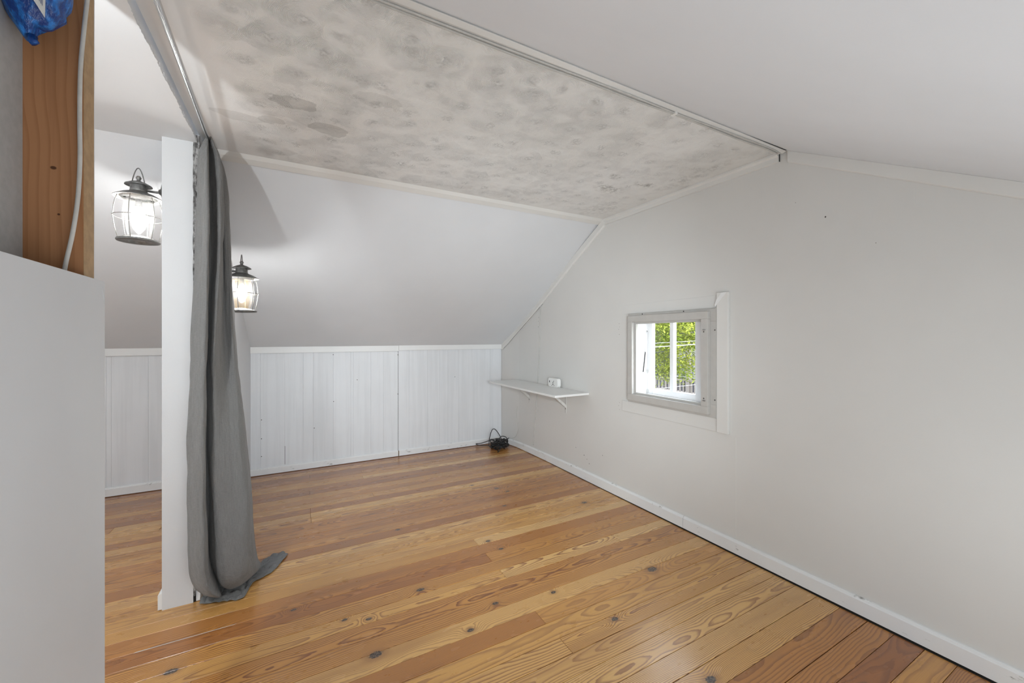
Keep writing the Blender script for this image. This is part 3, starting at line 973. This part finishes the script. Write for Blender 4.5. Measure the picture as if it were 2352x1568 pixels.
# deep white jamb
MB().box(XR + 0.001, JX + 0.05, W0 - 0.02, W0 + 0.011, WZ0, WZ1).build('jamb_side', M['jamb'], win)
MB().box(XR + 0.001, JX + 0.05, W1 - 0.011, W1 + 0.02, WZ0 - 0.02, WZ1 + .02).build('jamb_side', M['jamb'], win)
MB().box(XR + 0.001, JX + 0.05, W0 - 0.02, W1 + 0.02, WZ1 - 0.008, WZ1 + 0.03).build('jamb_head', M['jamb'], win)
MB().box(XR + 0.001, JX + 0.08, W0 - 0.02, W1 + 0.02, WZ0 - 0.03, WZ0 + 0.006).build('sill', M['jamb'], win)
# sash
sash = MB()
sx0, sx1 = JX - 0.012, JX + 0.022
MB().box(sx0, sx1, 1.712, 1.765, 0.80, 1.372).build('stile', M['jamb'], win, bevel=0.002)
MB().box(sx0, sx1, 2.132, 2.200, 0.80, 1.372).build('stile', M['jamb'], win, bevel=0.002)
MB().box(sx0, sx1, 1.765, 2.132, 0.80, 0.863).build('rail', M['jamb'], win, bevel=0.002)
MB().box(sx0, sx1, 1.765, 2.132, 1.353, 1.375).build('rail', M['jamb'], win, bevel=0.002)
MB().box(sx0, sx1, 1.9406, 1.9705, 0.863, 1.353).build('muntin', M['jamb'], win, bevel=0.002)
MB().box(JX + 0.004, JX + 0.007, 1.763, 1.943, 0.860, 1.356).build('pane', M['pane'], win)
MB().box(JX + 0.004, JX + 0.007, 1.968, 2.134, 0.860, 1.356).build('pane', M['pane'], win)
MB().box(JX - 0.02, JX + 0.01, 1.606, 1.712, 0.80, 1.375).build('jamb_stop', M['jamb'], win, bevel=0.001)
# casement stay on the left jamb: white arm, dark slot rod
MB().tube([(2.338, 2.172, 1.285), (2.325, 2.172, 1.16)], 0.004, 8).build('stay_arm', M['jamb'], win)
MB().tube([(2.322, 2.172, 1.135), (2.300, 2.1725, 0.985)], 0.0042, 8).build('stay_rod', M['nail'], win)
MB().box(2.318, 2.332, 2.166, 2.175, 1.135, 1.165).build('stay_joint', M['jamb'], win, bevel=0.002)
MB().lathe([(0.0001, -0.007), (0.006, -0.006), (0.007, 0.0)], (2.338, 2.1735, 1.29), 10, 'y').build('stay_pivot', M['chrome'], win)
for z in (0.84, 0.99):
    MB().box(2.334, 2.347, 2.168, 2.175, z - 0.012, z + 0.012).build('hinge', M['bracket'], win, bevel=0.001)

# ------------------------------------------------------------------ wall lanterns
def make_lantern(cx, cy, cz, side, glass_m, bulb_m, label, turn, off):
    """cz: height of the main brim; side: +1 arm towards +x, -1 towards -x"""
    t = thing(empty('wall_lantern', (cx, cy, cz)), label, 'lantern', 'caged barn lanterns on the narrow wall')
    c0 = (0, 0, 0)
    # cap with knob
    MB().lathe([(0.0001, 0.096), (0.006, 0.095), (0.0105, 0.087), (0.0075, 0.079), (0.006, 0.075), (0.012, 0.071), (0.026, 0.066), (0.0475, 0.054),
                (0.0495, 0.050), (0.0465, 0.0495), (0.030, 0.053), (0.029, 0.046)], c0, 36).build('cap', M['iron'], t)
    MB().lathe([(0.030, 0.053), (0.0305, 0.030), (0.0325, 0.020), (0.030, 0.018)], c0, 36).build('collar', M['iron'], t)
    # main brim, dark above and pale below
    MB().lathe([(0.0305, 0.024), (0.040, 0.018), (0.060, 0.010), (0.083, -0.004), (0.0880, -0.007), (0.0875, -0.0095)], c0, 48).build('brim', M['iron'], t)
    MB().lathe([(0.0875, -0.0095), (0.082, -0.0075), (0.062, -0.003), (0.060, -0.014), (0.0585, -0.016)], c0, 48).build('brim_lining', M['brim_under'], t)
    # inner glass
    MB().lathe([(0.045, -0.012), (0.051, -0.035), (0.0565, -0.070), (0.0575, -0.100), (0.0555, -0.130), (0.050, -0.162), (0.044, -0.188)], c0, 36).build('globe', glass_m, t)
    # base plate with open middle
    MB().lathe([(0.036, -0.189), (0.050, -0.187), (0.055, -0.193), (0.076, -0.200), (0.0785, -0.205), (0.076, -0.209), (0.040, -0.209), (0.036, -0.189)], c0, 48).build('base_ring', M['iron'], t)
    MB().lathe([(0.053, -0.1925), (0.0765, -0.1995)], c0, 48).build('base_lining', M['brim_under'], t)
    # cage: six bowed wires and one belt
    for q in range(6):
        a = math.radians(q * 60 + 22)
        path = []
        for r, h in [(0.072, -0.006), (0.079, -0.03), (0.084, -0.06), (0.086, -0.090), (0.0895, -0.098), (0.086, -0.106), (0.084, -0.13), (0.078, -0.165), (0.070, -0.200)]:
            path.append((r * math.cos(a), r * math.sin(a), h))
        MB().tube(path, 0.0017, 6).build('cage_wire', M['wire'], t)
    MB().tube([(0.0885 * math.cos(i * math.pi / 24), 0.0885 * math.sin(i * math.pi / 24), -0.098) for i in range(48)], 0.0016, 6, closed=True).build('cage_belt', M['wire'], t)
    # bail handle
    path = []
    for u in range(21):
        s = -1 + u / 10
        yv = 0.031 * math.copysign(abs(s) ** 0.8, s)
        zv = 0.132 - 0.098 * abs(s) ** 1.55
        path.append((yv * math.sin(turn), yv * math.cos(turn), zv))
    MB().tube(path, 0.0022, 8).build('bail_handle', M['iron'], t)
    # arm and wall plate
    MB().tube([(side * 0.028, 0, 0.032), (side * 0.065, 0, 0.031), (side * (off - 0.012), 0, 0.034)], 0.0052, 10).build('arm', M['iron'], t)
    MB().lathe([(0.0001, -side * 0.030), (0.010, -side * 0.028), (0.016, -side * 0.020), (0.044, -side * 0.011), (0.052, -side * 0.006), (0.053, 0.0), (0.0001, 0.0)],
               (side * off, 0, 0.034), 32, 'x').build('wall_plate', M['iron'], t)
    # lit bulb in its socket
    MB().lathe([(0.012, -0.012), (0.0125, -0.045), (0.011, -0.047), (0.0001, -0.047)], c0, 16).build('socket', M['iron'], t)
    MB().lathe([(0.0095, -0.047), (0.012, -0.056), (0.0215, -0.075), (0.0265, -0.094), (0.0235, -0.112), (0.012, -0.123), (0.0001, -0.126)], c0, 16).build('bulb', bulb_m, t)
    return t


make_lantern(-0.633, 2.45, 1.896, 1, M['glass_clear'], M['bulb_left'], 'white lit pewter cage lantern on the left of the post, its belt wires bright', 0.75, 0.1005)
make_lantern(-0.277, 2.87, 1.606, -1, M['glass_amber'], M['bulb_right'], 'amber lit dark lantern half hidden behind the grey curtain', 0.12, 0.105)

# ------------------------------------------------------------------ curtain rod
rod = thing(empty('curtain_rod', (-0.342, 1.9, 2.161)), 'thin brushed steel rod under the ceiling carrying the grey curtain', 'curtain rod')
def R_(p):
    return (p[0] + 0.342, p[1] - 1.9, p[2] - 2.161)
def rodx(y):
    return -0.328 - (y - 1.4117) * 0.024
MB().tube([R_((rodx(y), y, 2.161)) for y in (0.45, 1.0, 1.6, 2.2, 2.74)], 0.0085, 14).build('pole', M['chrome'], rod)
MB().lathe([(0.0001, 0.030), (0.008, 0.029), (0.013, 0.022), (0.014, 0.012), (0.009, 0.004), (0.0086, -0.004)], R_((rodx(2.74), 2.74, 2.161)), 20, 'y').build('finial', M['chrome'], rod)
MB().tube([R_((rodx(2.70), 2.70, 2.150)), R_((-0.37, 2.70, 2.145)), R_((-0.386, 2.70, 2.145))], 0.005, 8).build('bracket', M['chrome'], rod)
MB().tube([R_((-0.352 + 0.016 * math.cos(i * math.pi / 8), 2.72, 2.165 + 0.016 * math.sin(i * math.pi / 8))) for i in range(16)], 0.0022, 6, closed=True).build('ring', M['chrome'], rod)

# ------------------------------------------------------------------ curtain
C_ROWS = [
    (2.172, [(-0.356, 2.292), (-0.350, 2.288), (-0.352, 2.31), (-0.338, 2.29), (-0.346, 2.40), (-0.338, 2.48), (-0.340, 2.62)]),
    (2.140, [(-0.374, 2.305), (-0.348, 2.265), (-0.354, 2.33), (-0.328, 2.28), (-0.338, 2.41), (-0.328, 2.49), (-0.336, 2.64)]),
    (2.05, [(-0.391, 2.31), (-0.347, 2.25), (-0.357, 2.35), (-0.310, 2.30), (-0.326, 2.45), (-0.314, 2.50), (-0.327, 2.68)]),
    (1.65, [(-0.403, 2.31), (-0.344, 2.25), (-0.357, 2.37), (-0.305, 2.32), (-0.323, 2.49), (-0.294, 2.50), (-0.309, 2.70)]),
    (1.18, [(-0.417, 2.30), (-0.352, 2.24), (-0.367, 2.38), (-0.330, 2.31), (-0.311, 2.45), (-0.267, 2.46), (-0.281, 2.66)]),
    (0.80, [(-0.426, 2.29), (-0.355, 2.22), (-0.369, 2.37), (-0.332, 2.30), (-0.276, 2.35), (-0.230, 2.40), (-0.239, 2.60)]),
    (0.42, [(-0.424, 2.28), (-0.352, 2.21), (-0.364, 2.37), (-0.324, 2.29), (-0.249, 2.31), (-0.198, 2.36), (-0.204, 2.55)]),
    (0.20, [(-0.418, 2.27), (-0.344, 2.20), (-0.357, 2.37), (-0.314, 2.28), (-0.233, 2.29), (-0.184, 2.35), (-0.186, 2.50)]),
    (0.10, [(-0.401, 2.30), (-0.325, 2.22), (-0.335, 2.38), (-0.297, 2.29), (-0.226, 2.30), (-0.174, 2.38), (-0.171, 2.50)]),
    (0.040, [(-0.378, 2.345), (-0.305, 2.285), (-0.322, 2.39), (-0.272, 2.335), (-0.222, 2.36), (-0.170, 2.45), (-0.160, 2.53)]),
    (0.012, [(-0.385, 2.365), (-0.318, 2.365), (-0.300, 2.42), (-0.262, 2.400), (-0.215, 2.43), (-0.160, 2.55), (-0.140, 2.62)]),
    (0.006, [(-0.389, 2.345), (-0.330, 2.330), (-0.280, 2.325), (-0.236, 2.325), (-0.196, 2.43), (-0.120, 2.50), (-0.075, 2.66)]),
    (0.005, [(-0.3895, 2.335), (-0.336, 2.315), (-0.283, 2.300), (-0.2166, 2.290), (-0.184, 2.41), (-0.105, 2.47), (-0.032, 2.632)]),
]
NU, NVs = 120, 12
def smooth_row(row, n=NU):
    z, pts = row
    return [Vector((p.x, p.y, z)) for p in catmull([(a, b, 0) for a, b in pts], n)]
base_rows = [smooth_row(r) for r in C_ROWS]
fine_rows = []
for u in range(NU):
    colpts = catmull([r[u] for r in base_rows], (len(base_rows) - 1) * NVs + 1)
    fine_rows.append(colpts)
NR = len(fine_rows[0])
verts, uvs = [], []
for i in range(NR):
    for u in range(NU):
        p = fine_rows[u][i].copy()
        a = fine_rows[min(u + 1, NU - 1)][i] - fine_rows[max(u - 1, 0)][i]
        nrm = Vector((a.y, -a.x, 0)).normalized()
        w = mnoise.noise((u * 0.10, p.z * 5.0, 1.3)) * 0.006 + mnoise.noise((u * 0.28, p.z * 16.0, 7.7)) * 0.0022
        k_ = min(1.0, max(0.0, (2.17 - p.z) / 0.15)) * (1 if p.z > 0.06 else 0.25)
        fr = u / (NU - 1)
        g_ = min(1.0, max(0.0, (p.z - 1.25) / 0.75)) * min(1.0, max(0.0, (fr - 0.42) / 0.12))
        w += g_ * 0.0075 * math.sin(fr * 62 + 0.8 * math.sin(p.z * 3.0))
        p += nrm * w * k_
        if p.z < 0.03:
            p.z += abs(mnoise.noise((p.x * 28, p.y * 24, 0.2))) * 0.022 * min(1, i / (NR - 1) * 0 + (1 if i < NR - 6 else 0.5))
        # hem sags between the gathers
        p.z = max(p.z, 0.0035)
        verts.append(p)
        uvs.append((u / (NU - 1) * 0.9, i / (NR - 1) * 2.3))
faces = [(i * NU + u, i * NU + u + 1, (i + 1) * NU + u + 1, (i + 1) * NU + u) for i in range(NR - 1) for u in range(NU - 1)]
me = bpy.data.meshes.new('curtain')
me.from_pydata([tuple(v) for v in verts], [], faces)
me.polygons.foreach_set('use_smooth', [True] * len(faces))
ul = me.uv_layers.new(name='UVMap')
for lp in me.loops:
    ul.data[lp.index].uv = uvs[lp.vertex_index]
me.materials.append(M['cloth'])
cur = bpy.data.objects.new('curtain', me)
COL.objects.link(cur)
md = cur.modifiers.new('solid', 'SOLIDIFY'); md.thickness = 0.002; md.offset = 0
thing(cur, 'long grey linen curtain gathered against the post and puddled on the floor', 'curtain')

# ------------------------------------------------------------------ shelf with brackets
shelf = thing(empty('wall_shelf', (2.05, 3.34, 0.765)), 'narrow white wall shelf on two brackets left of the window', 'shelf')
def S_(x, y, z):
    return (x - 2.05, y - 3.34, z - 0.765)
a = S_(1.868, 2.717, 0.747); b = S_(2.233, 3.968, 0.765)
MB().add([S_(1.872, 2.712, .748), S_(2.2335, 2.720, .748), S_(2.212, 3.975, .748), S_(1.864, 3.966, .748),
          S_(1.872, 2.712, .766), S_(2.2335, 2.720, .766), S_(2.212, 3.975, .766), S_(1.864, 3.966, .766)],
         [(0, 3, 2, 1), (4, 5, 6, 7), (0, 1, 5, 4), (1, 2, 6, 5), (2, 3, 7, 6), (3, 0, 4, 7)]).build('board', M['shelfwhite'], shelf, bevel=0.0015)
for y in (3.06, 3.708):
    X = gx(y)
    br = MB()
    br.add([S_(X - 0.0035, y - 0.014, .535), S_(X, y - 0.014, .535), S_(X, y + 0.014, .535), S_(X - 0.0035, y + 0.014, .535),
            S_(X - 0.0035, y - 0.014, .748), S_(X, y - 0.014, .748), S_(X, y + 0.014, .748), S_(X - 0.0035, y + 0.014, .748)],
           [(0, 3, 2, 1), (4, 5, 6, 7), (0, 1, 5, 4), (1, 2, 6, 5), (2, 3, 7, 6), (3, 0, 4, 7)])
    q = [S_(X - 0.22, y - 0.013, .7445), S_(X, y - 0.013, .7445), S_(X, y + 0.013, .7445), S_(X - 0.22, y + 0.013, .7445)]
    q2 = [(p[0], p[1], p[2] + 0.0034) for p in q]
    br.add(q + q2, [(0, 3, 2, 1), (4, 5, 6, 7), (0, 1, 5, 4), (1, 2, 6, 5), (2, 3, 7, 6), (3, 0, 4, 7)])
    bo = br.build('bracket', M['bracket'], shelf)
    g = MB()   # pressed diagonal rib
    for s in (-1, 1):
        g.add([S_(X - 0.004, y + s * 0.007, .585), S_(X - 0.004, y + s * 0.007, .615), S_(X - 0.165, y + s * 0.007, .744), S_(X - 0.195, y + s * 0.007, .744)], [(0, 1, 2, 3)] if s > 0 else [(3, 2, 1, 0)])
    g.add([S_(X - 0.004, y - 0.007, .585), S_(X - 0.004, y + 0.007, .585), S_(X - 0.195, y + 0.007, .744), S_(X - 0.195, y - 0.007, .744)], [(0, 1, 2, 3)])
    g.build('rib', M['bracket'], bo)
    for z in (.700, .575):
        MB().lathe([(0.0001, -0.0030), (0.0035, -0.0026), (0.0048, 0.0)], S_(X - 0.0035, y, z), 10, 'x').build('screw', M['nail'], bo)

# ------------------------------------------------------------------ plug-in outlet block leaning on the wall
pl = thing(empty('outlet_block', (2.19, 3.185, 0.766)), 'small rounded white plug outlet block standing on the shelf against the wall', 'outlet')
bm = bmesh.new()
bmesh.ops.create_cube(bm, size=1.0)
for v in bm.verts:
    v.co = Vector((v.co.x * 0.036, v.co.y * 0.165, v.co.z * 0.086 + 0.043))
vertical = [e for e in bm.edges if abs(e.verts[0].co.x - e.verts[1].co.x) > 0.01]
bmesh.ops.bevel(bm, geom=vertical, offset=0.026, segments=6, profile=0.5, affect='EDGES')
bmesh.ops.bevel(bm, geom=[e for e in bm.edges if abs(e.verts[0].co.x - e.verts[1].co.x) < 1e-4 and e.verts[0].co.x < 0], offset=0.006, segments=3, profile=0.5, affect='EDGES')
me = bpy.data.meshes.new('housing'); bm.to_mesh(me); bm.free()
me.materials.append(M['plastic'])
o = bpy.data.objects.new('housing', me); COL.objects.link(o); o.parent = pl
for y0, z0, w, h in [(-0.004, .046, .010, .010), (-0.004, .030, .014, .010), (0.052, .052, .012, .018), (-0.022, .018, .008, .006), (0.014, .018, .008, .006), (-0.018, .058, .006, .012)]:
    MB().box(-0.0187, -0.0178, y0 - w / 2, y0 + w / 2, z0 - h / 2, z0 + h / 2).build('slot', M['slot'], pl)
MB().lathe([(0.016, -0.0005), (0.017, -0.0020), (0.018, -0.0005)], (-0.018, -0.004, 0.036), 24, 'x').build('socket_rim', M['plastic'], pl)

# ------------------------------------------------------------------ cords and cables
rc = random.Random(21)
pts = []
cx, cy = 2.02, 4.02
pts += [(2.21, 4.12, .075), (2.16, 4.10, .066), (2.10, 4.05, .06)]
for i in range(22):      # tangled figure-of-eight coils
    ph = rc.uniform(0, math.pi)
    rx, ry = rc.uniform(.045, .085), rc.uniform(.030, .06)
    ox, oy = cx + rc.uniform(-.045, .045), cy + rc.uniform(-.045, .045)
    zb = rc.uniform(.008, .085)
    tl = rc.uniform(-.5, .5)
    for k_ in range(7):
        a = ph + k_ * math.pi / 3.4
        dx, dy = rx * math.cos(a), ry * math.sin(a)
        ca, sa = math.cos(tl * 2), math.sin(tl * 2)
        pts.append((ox + dx * ca - dy * sa, oy + dx * sa + dy * ca, max(.006, zb + .03 * math.sin(a * 1.3 + i))))
# the one loop that stands up against the wall, then the loose end to the left
pts += [(1.90, 3.99, .03), (1.895, 4.02, .10), (1.945, 4.06, .195), (1.985, 4.07, .208), (2.03, 4.07, .16), (2.06, 4.05, .09), (2.02, 4.06, .10), (1.93, 4.10, .075), (1.86, 4.15, .045), (1.815, 4.19, .035), (1.83, 4.20, .020), (1.88, 4.17, .012), (1.94, 4.12, .012)]
pts += [(1.96, 4.0, .012), (1.95, 3.92, .008), (1.925, 3.86, .008), (1.915, 3.845, .012), (1.95, 3.87, .025), (2.0, 3.93, .04)]
path = catmull(pts, len(pts) * 4)
cord = MB().tube(path, 0.0042, 6).build('cord', M['cord'])
thing(cord, 'tangled black electrical cord heaped in the far floor corner', 'cord')

def cable(name, pts, r, mat, label, n=60):
    return thing(MB().tube(catmull(pts, n), r, 8).build(name, mat), label, 'cable')


cable('wall_cable', [(gx(y) - 0.004, y, z) for y, z in [(3.486, 1.585), (3.490, 1.50), (3.497, 1.35), (3.508, 1.15), (3.522, .95), (3.536, .79), (3.556, .60), (3.585, .40), (3.607, .25), (3.6226, .10)]], 0.0045, M['cablepaint'],
      'painted over cable running down the gable wall behind the shelf')
cable('loose_wire', [(gx(y) - 0.004, y, z) for y, z in [(3.945, .47), (3.965, .40), (3.965, .33), (3.94, .245), (3.93, .205), (3.98, .12), (4.05, .085), (4.10, .08)]], 0.0030, M['cablepaint'],
      'short thin wire on the gable wall rising from the black cord', 40)
ck = thing(empty('ceiling_cable', (1.0, 1.17, 2.19)), 'pair of painted cables clipped along the ceiling edge strip', 'cable')
def K_(x, y, z):
    return (x - 1.0, y - 1.17, z - 2.19)
MB().tube([K_(*p) for p in catmull([(-0.9, 1.180, 2.197), (0.2, 1.179, 2.197), (0.7, 1.179, 2.196), (0.95, 1.172, 2.195), (1.2, 1.172, 2.194), (1.4074, 1.160, 2.190), (1.62, 1.160, 2.190), (1.85, 1.166, 2.193), (2.05, 1.158, 2.192), (2.18, 1.160, 2.192)], 90)], 0.0042, 8).build('lower_strand', M['cablepaint'], ck)
MB().tube([K_(*p) for p in catmull([(-0.9, 1.165, 2.192), (0.2, 1.162, 2.192), (0.8, 1.158, 2.192), (1.1, 1.152, 2.191), (1.4074, 1.153, 2.190), (1.60, 1.150, 2.191), (1.85, 1.147, 2.193), (2.1, 1.146, 2.194), (2.19, 1.152, 2.192)], 90)], 0.0036, 8).build('upper_strand', M['cablepaint'], ck)
MB().box(*[v for p in ((1.400 - 1.0, 1.414 - 1.0), (1.146 - 1.17, 1.170 - 1.17), (2.184 - 2.19, 2.196 - 2.19)) for v in p]).build('clip', M['plastic'], ck, bevel=0.001)

cable('hanging_cable', [(-0.408, 1.262, 2.16), (-0.413, 1.262, 2.04), (-0.4195, 1.262, 1.95), (-0.4260, 1.264, 1.86), (-0.4275, 1.264, 1.75), (-0.4270, 1.264, 1.65), (-0.4300, 1.262, 1.56), (-0.4385, 1.262, 1.48), (-0.4510, 1.264, 1.405), (-0.4600, 1.266, 1.32)], 0.0042, M['cablewhite'],
      'white cable hanging down the front of the wooden stud')

# ------------------------------------------------------------------ blue plastic bag hung in the open stud bay
bm = bmesh.new()
bmesh.ops.create_uvsphere(bm, u_segments=28, v_segments=22, radius=1.0)
for v in bm.verts:
    c = v.co
    tz = (c.z + 1) / 2                       # 0 bottom .. 1 top
    wdt = 0.018 + 0.060 * min(1, tz * 2.3) ** 0.8
    crease = 1 + 0.10 * mnoise.noise((c.x * 3.1, c.y * 3.1, c.z * 1.2)) + 0.06 * math.sin(math.atan2(c.y, c.x) * 7 + c.z * 2)
    x_ = c.x * wdt * crease * 0.72
    y_ = c.y * wdt * crease * 0.70
    z_ = 1.865 + tz * 0.23
    if c.x > 0.35 and tz < 0.30:             # lower right corner hangs square
        z_ = max(z_, 1.900)
        x_ *= 1.25
    v.co = Vector((x_ - 0.488 + tz * 0.012, y_ + 1.215, z_))
me = bpy.data.meshes.new('bag_body'); bm.to_mesh(me); bm.free()
me.polygons.foreach_set('use_smooth', [True] * len(me.polygons))
k = NT('blue plastic film')
co = k.coord()
st = k.noise(k.scale(co, (60, 60, 14)), 1.0, 4, 0.6)
k.principled(k.mix(k.smooth(st, 0.42, 0.68), (0.006, 0.045, 0.24), (0.03, 0.25, 0.75)), 0.28, 0, k.bump(st, 0.6, 0.01), 0.5)  # lighter blue streaks: highlights on the film put into the colour
me.materials.append(k.m)
bag = thing(empty('plastic_bag', (0, 0, 0)), 'crumpled blue plastic bag with barcode label hung beside the wooden stud', 'bag')
o = bpy.data.objects.new('bag_body', me); COL.objects.link(o); o.parent = bag
lab = [(-0.463, 1.1735, 1.930), (-0.4475, 1.179, 1.900), (-0.4465, 1.179, 1.965), (-0.4625, 1.1735, 1.992)]
lm = MB().add([(p[0], p[1] - 0.006, p[2]) for p in lab], [(0, 1, 2, 3)]).build('barcode_label', M['plastic'], bag)
MB().tube([(-0.482, 1.212, 1.874), (-0.4775, 1.208, 1.862), (-0.470, 1.208, 1.866)], [0.010, 0.007, 0.003], 8).build('knotted_corner', k.m, bag)
mb = MB()
for q in range(6):
    f0 = 0.18 + q * 0.115
    f1 = f0 + (0.05 if q % 2 else 0.075)
    def L2(f, h):
        A = Vector(lab[0]).lerp(Vector(lab[1]), f); B = Vector(lab[3]).lerp(Vector(lab[2]), f)
        p = A.lerp(B, h)
        return (p.x, p.y - 0.0068, p.z)
    mb.add([L2(f0, .25), L2(f1, .25), L2(f1, .9), L2(f0, .9)], [(0, 1, 2, 3)])
mb.build('barcode', plain('faded print', (0.22, 0.24, 0.36), 0.6), lm)

# ------------------------------------------------------------------ outside the window
leaf_r = random.Random(33)
def leaf_mat(name, a, b):
    k = NT(name)
    nz = k.noise(k.coord(), 1.7, 3, 0.6)
    nz2 = k.noise(k.coord(), 14, 2, 0.6)
    c = k.mix(k.smooth(k.math('ADD', k.math('MULTIPLY', nz, 0.7), k.math('MULTIPLY', nz2, 0.3)), 0.35, 0.65), a, b)
    d = k.n('ShaderNodeBsdfDiffuse'); k.put(d.inputs[0], c)
    t_ = k.n('ShaderNodeBsdfTranslucent'); k.put(t_.inputs[0], c)
    mx = k.n('ShaderNodeMixShader'); mx.inputs[0].default_value = 0.35
    k.link(d.outputs[0], mx.inputs[1]); k.link(t_.outputs[0], mx.inputs[2])
    k.link(mx.outputs[0], k.out.inputs[0])
    return k.m


def make_tree(loc, crown, radii, nclump, per, size, mat, label, low):
    t = thing(empty('tree', loc), label, 'tree')
    mb = MB()
    mb.tube([(0, 0, 0), (0.05, 0.03, 2.2), (-0.05, 0.1, 4.2), (crown[0] * 0.6, crown[1] * 0.6, crown[2])], [0.22, 0.18, 0.14, 0.06], 10)
    for i in range(9):
        a = i * 0.7
        mb.tube([(0, 0.05, 3.6 + i * 0.22), (crown[0] + math.cos(a) * radii[0] * 0.4, crown[1] + math.sin(a) * radii[1] * 0.4, 4.4 + i * 0.3),
                 (crown[0] + math.cos(a) * radii[0] * 0.8, crown[1] + math.sin(a) * radii[1] * 0.8, 4.6 + i * 0.42)], [0.08, 0.05, 0.015], 6)
    mb.build('trunk', plain('bark', (0.05, 0.04, 0.03), 0.9, spec=0.0), t)
    fm = MB()
    for c in range(nclump):
        while True:
            q = Vector((leaf_r.uniform(-1, 1), leaf_r.uniform(-1, 1), leaf_r.uniform(-1, 1)))
            if 0.35 < q.length < 1:
                break
        ctr = Vector((crown[0] + q.x * radii[0], crown[1] + q.y * radii[1], crown[2] + q.z * radii[2]))
        for j in range(per):
            p = ctr + Vector((leaf_r.gauss(0, .22), leaf_r.gauss(0, .22), leaf_r.gauss(0, .11)))
            d = Vector((leaf_r.uniform(-1, 1), leaf_r.uniform(-1, 1), leaf_r.uniform(-.7, .3))).normalized()
            w = d.cross(Vector((leaf_r.uniform(-1, 1), leaf_r.uniform(-1, 1), 1))).normalized()
            s = size * leaf_r.uniform(.6, 1.3)
            fm.add([p - d * s, p + w * s * .38, p + d * s, p - w * s * .38], [(0, 1, 2, 3)])
    f = fm.build('foliage', mat, t); f['kind'] = 'stuff'
    return t


LM1 = leaf_mat('young leaves', (0.055, 0.085, 0.012), (0.20, 0.215, 0.04))
make_tree((7.7, 8.6, -3.2), (0.7, -1.2, 5.25), (2.6, 2.6, 1.9), 800, 95, 0.040, LM1, 'bright yellow green tree outside the window', .3)
ground = struct(MB().box(2.8, 40, -30, 40, -3.4, -3.2).build('ground', plain('street ground', (0.05, 0.05, 0.048), 0.9, spec=0.0)))
# neighbour's house with a railed porch
hs = thing(empty('house', (14.5, 11.5, -3.2)), 'dark grey neighbouring house behind the trees', 'building')
def H_(x0, x1, y0, y1, z0, z1):
    return MB().box(x0 - 14.5, x1 - 14.5, y0 - 11.5, y1 - 11.5, z0 + 3.2, z1 + 3.2)
H_(15.5, 20, 6, 22, -3.2, 3.2).build('wall', plain('dark siding', (0.020, 0.020, 0.024), 0.8, spec=0.0), hs)
for y in (8.5, 11.6, 14.6):
    wf = H_(15.44, 15.5, y, y + 1.1, -0.6, 1.1).build('window', plain('grey window frame', (0.10, 0.10, 0.10), 0.7, spec=0.0), hs)
    H_(15.42, 15.445, y + .1, y + 1.0, -0.5, 1.0).build('pane', plain('dark glass', (0.03, 0.035, 0.04), 0.1), wf)
MB().prism_y([(0.75, 6.2), (6.0, 6.2), (3.3, 8.4)], -6.0, 11.0).build('roof', plain('slate roof', (0.11, 0.11, 0.12), 0.8, spec=0.0), hs)
po = thing(empty('porch_railing', (12.2, 9.6, -1.2)), 'grey balustrade of thin pickets below the tree', 'railing')
pm = plain('weathered grey paint', (0.10, 0.09, 0.085), 0.8, spec=0.0)
def P_(x0, x1, y0, y1, z0, z1):
    return MB().box(x0 - 12.2, x1 - 12.2, y0 - 9.6, y1 - 9.6, z0 + 1.2, z1 + 1.2)
P_(12.0, 12.08, 5.5, 14.5, -0.30, -0.23).build('top_rail', pm, po)
P_(12.0, 12.08, 5.5, 14.5, -1.10, -1.03).build('bottom_rail', pm, po)
for i in range(58):
    y = 5.6 + i * 0.155
    P_(12.02, 12.06, y, y + 0.07, -1.03, -0.30).build('picket', pm, po)
for y in (6.6, 9.25, 12.4):
    P_(11.98, 12.12, y, y + 0.14, -3.2, 1.6).build('post', pm, po)
P_(11.9, 14.9, 5.5, 14.5, -1.30, -1.12).build('deck', pm, po)
wl = plain('overhead line', (0.16, 0.165, 0.18), 0.8, spec=0.0)
for z0, z1, z2, r, lab_ in [(0.97, 1.107, 1.49, .0075, 'thick pale overhead line crossing the window view'), (1.04, 1.165, 1.50, .0035, 'thin upper overhead line crossing the window view'),
                            (0.10, 0.45, 0.80, .0035, 'thin overhead line sloping low across the window view')]:
    thing(MB().tube(catmull([(3.0, 5.17, z0), (5.4, 4.39, z1), (12.0, 2.25, z2)], 16), r, 6).build('power_line', wl), lab_, 'power line', 'overhead lines outside the window')
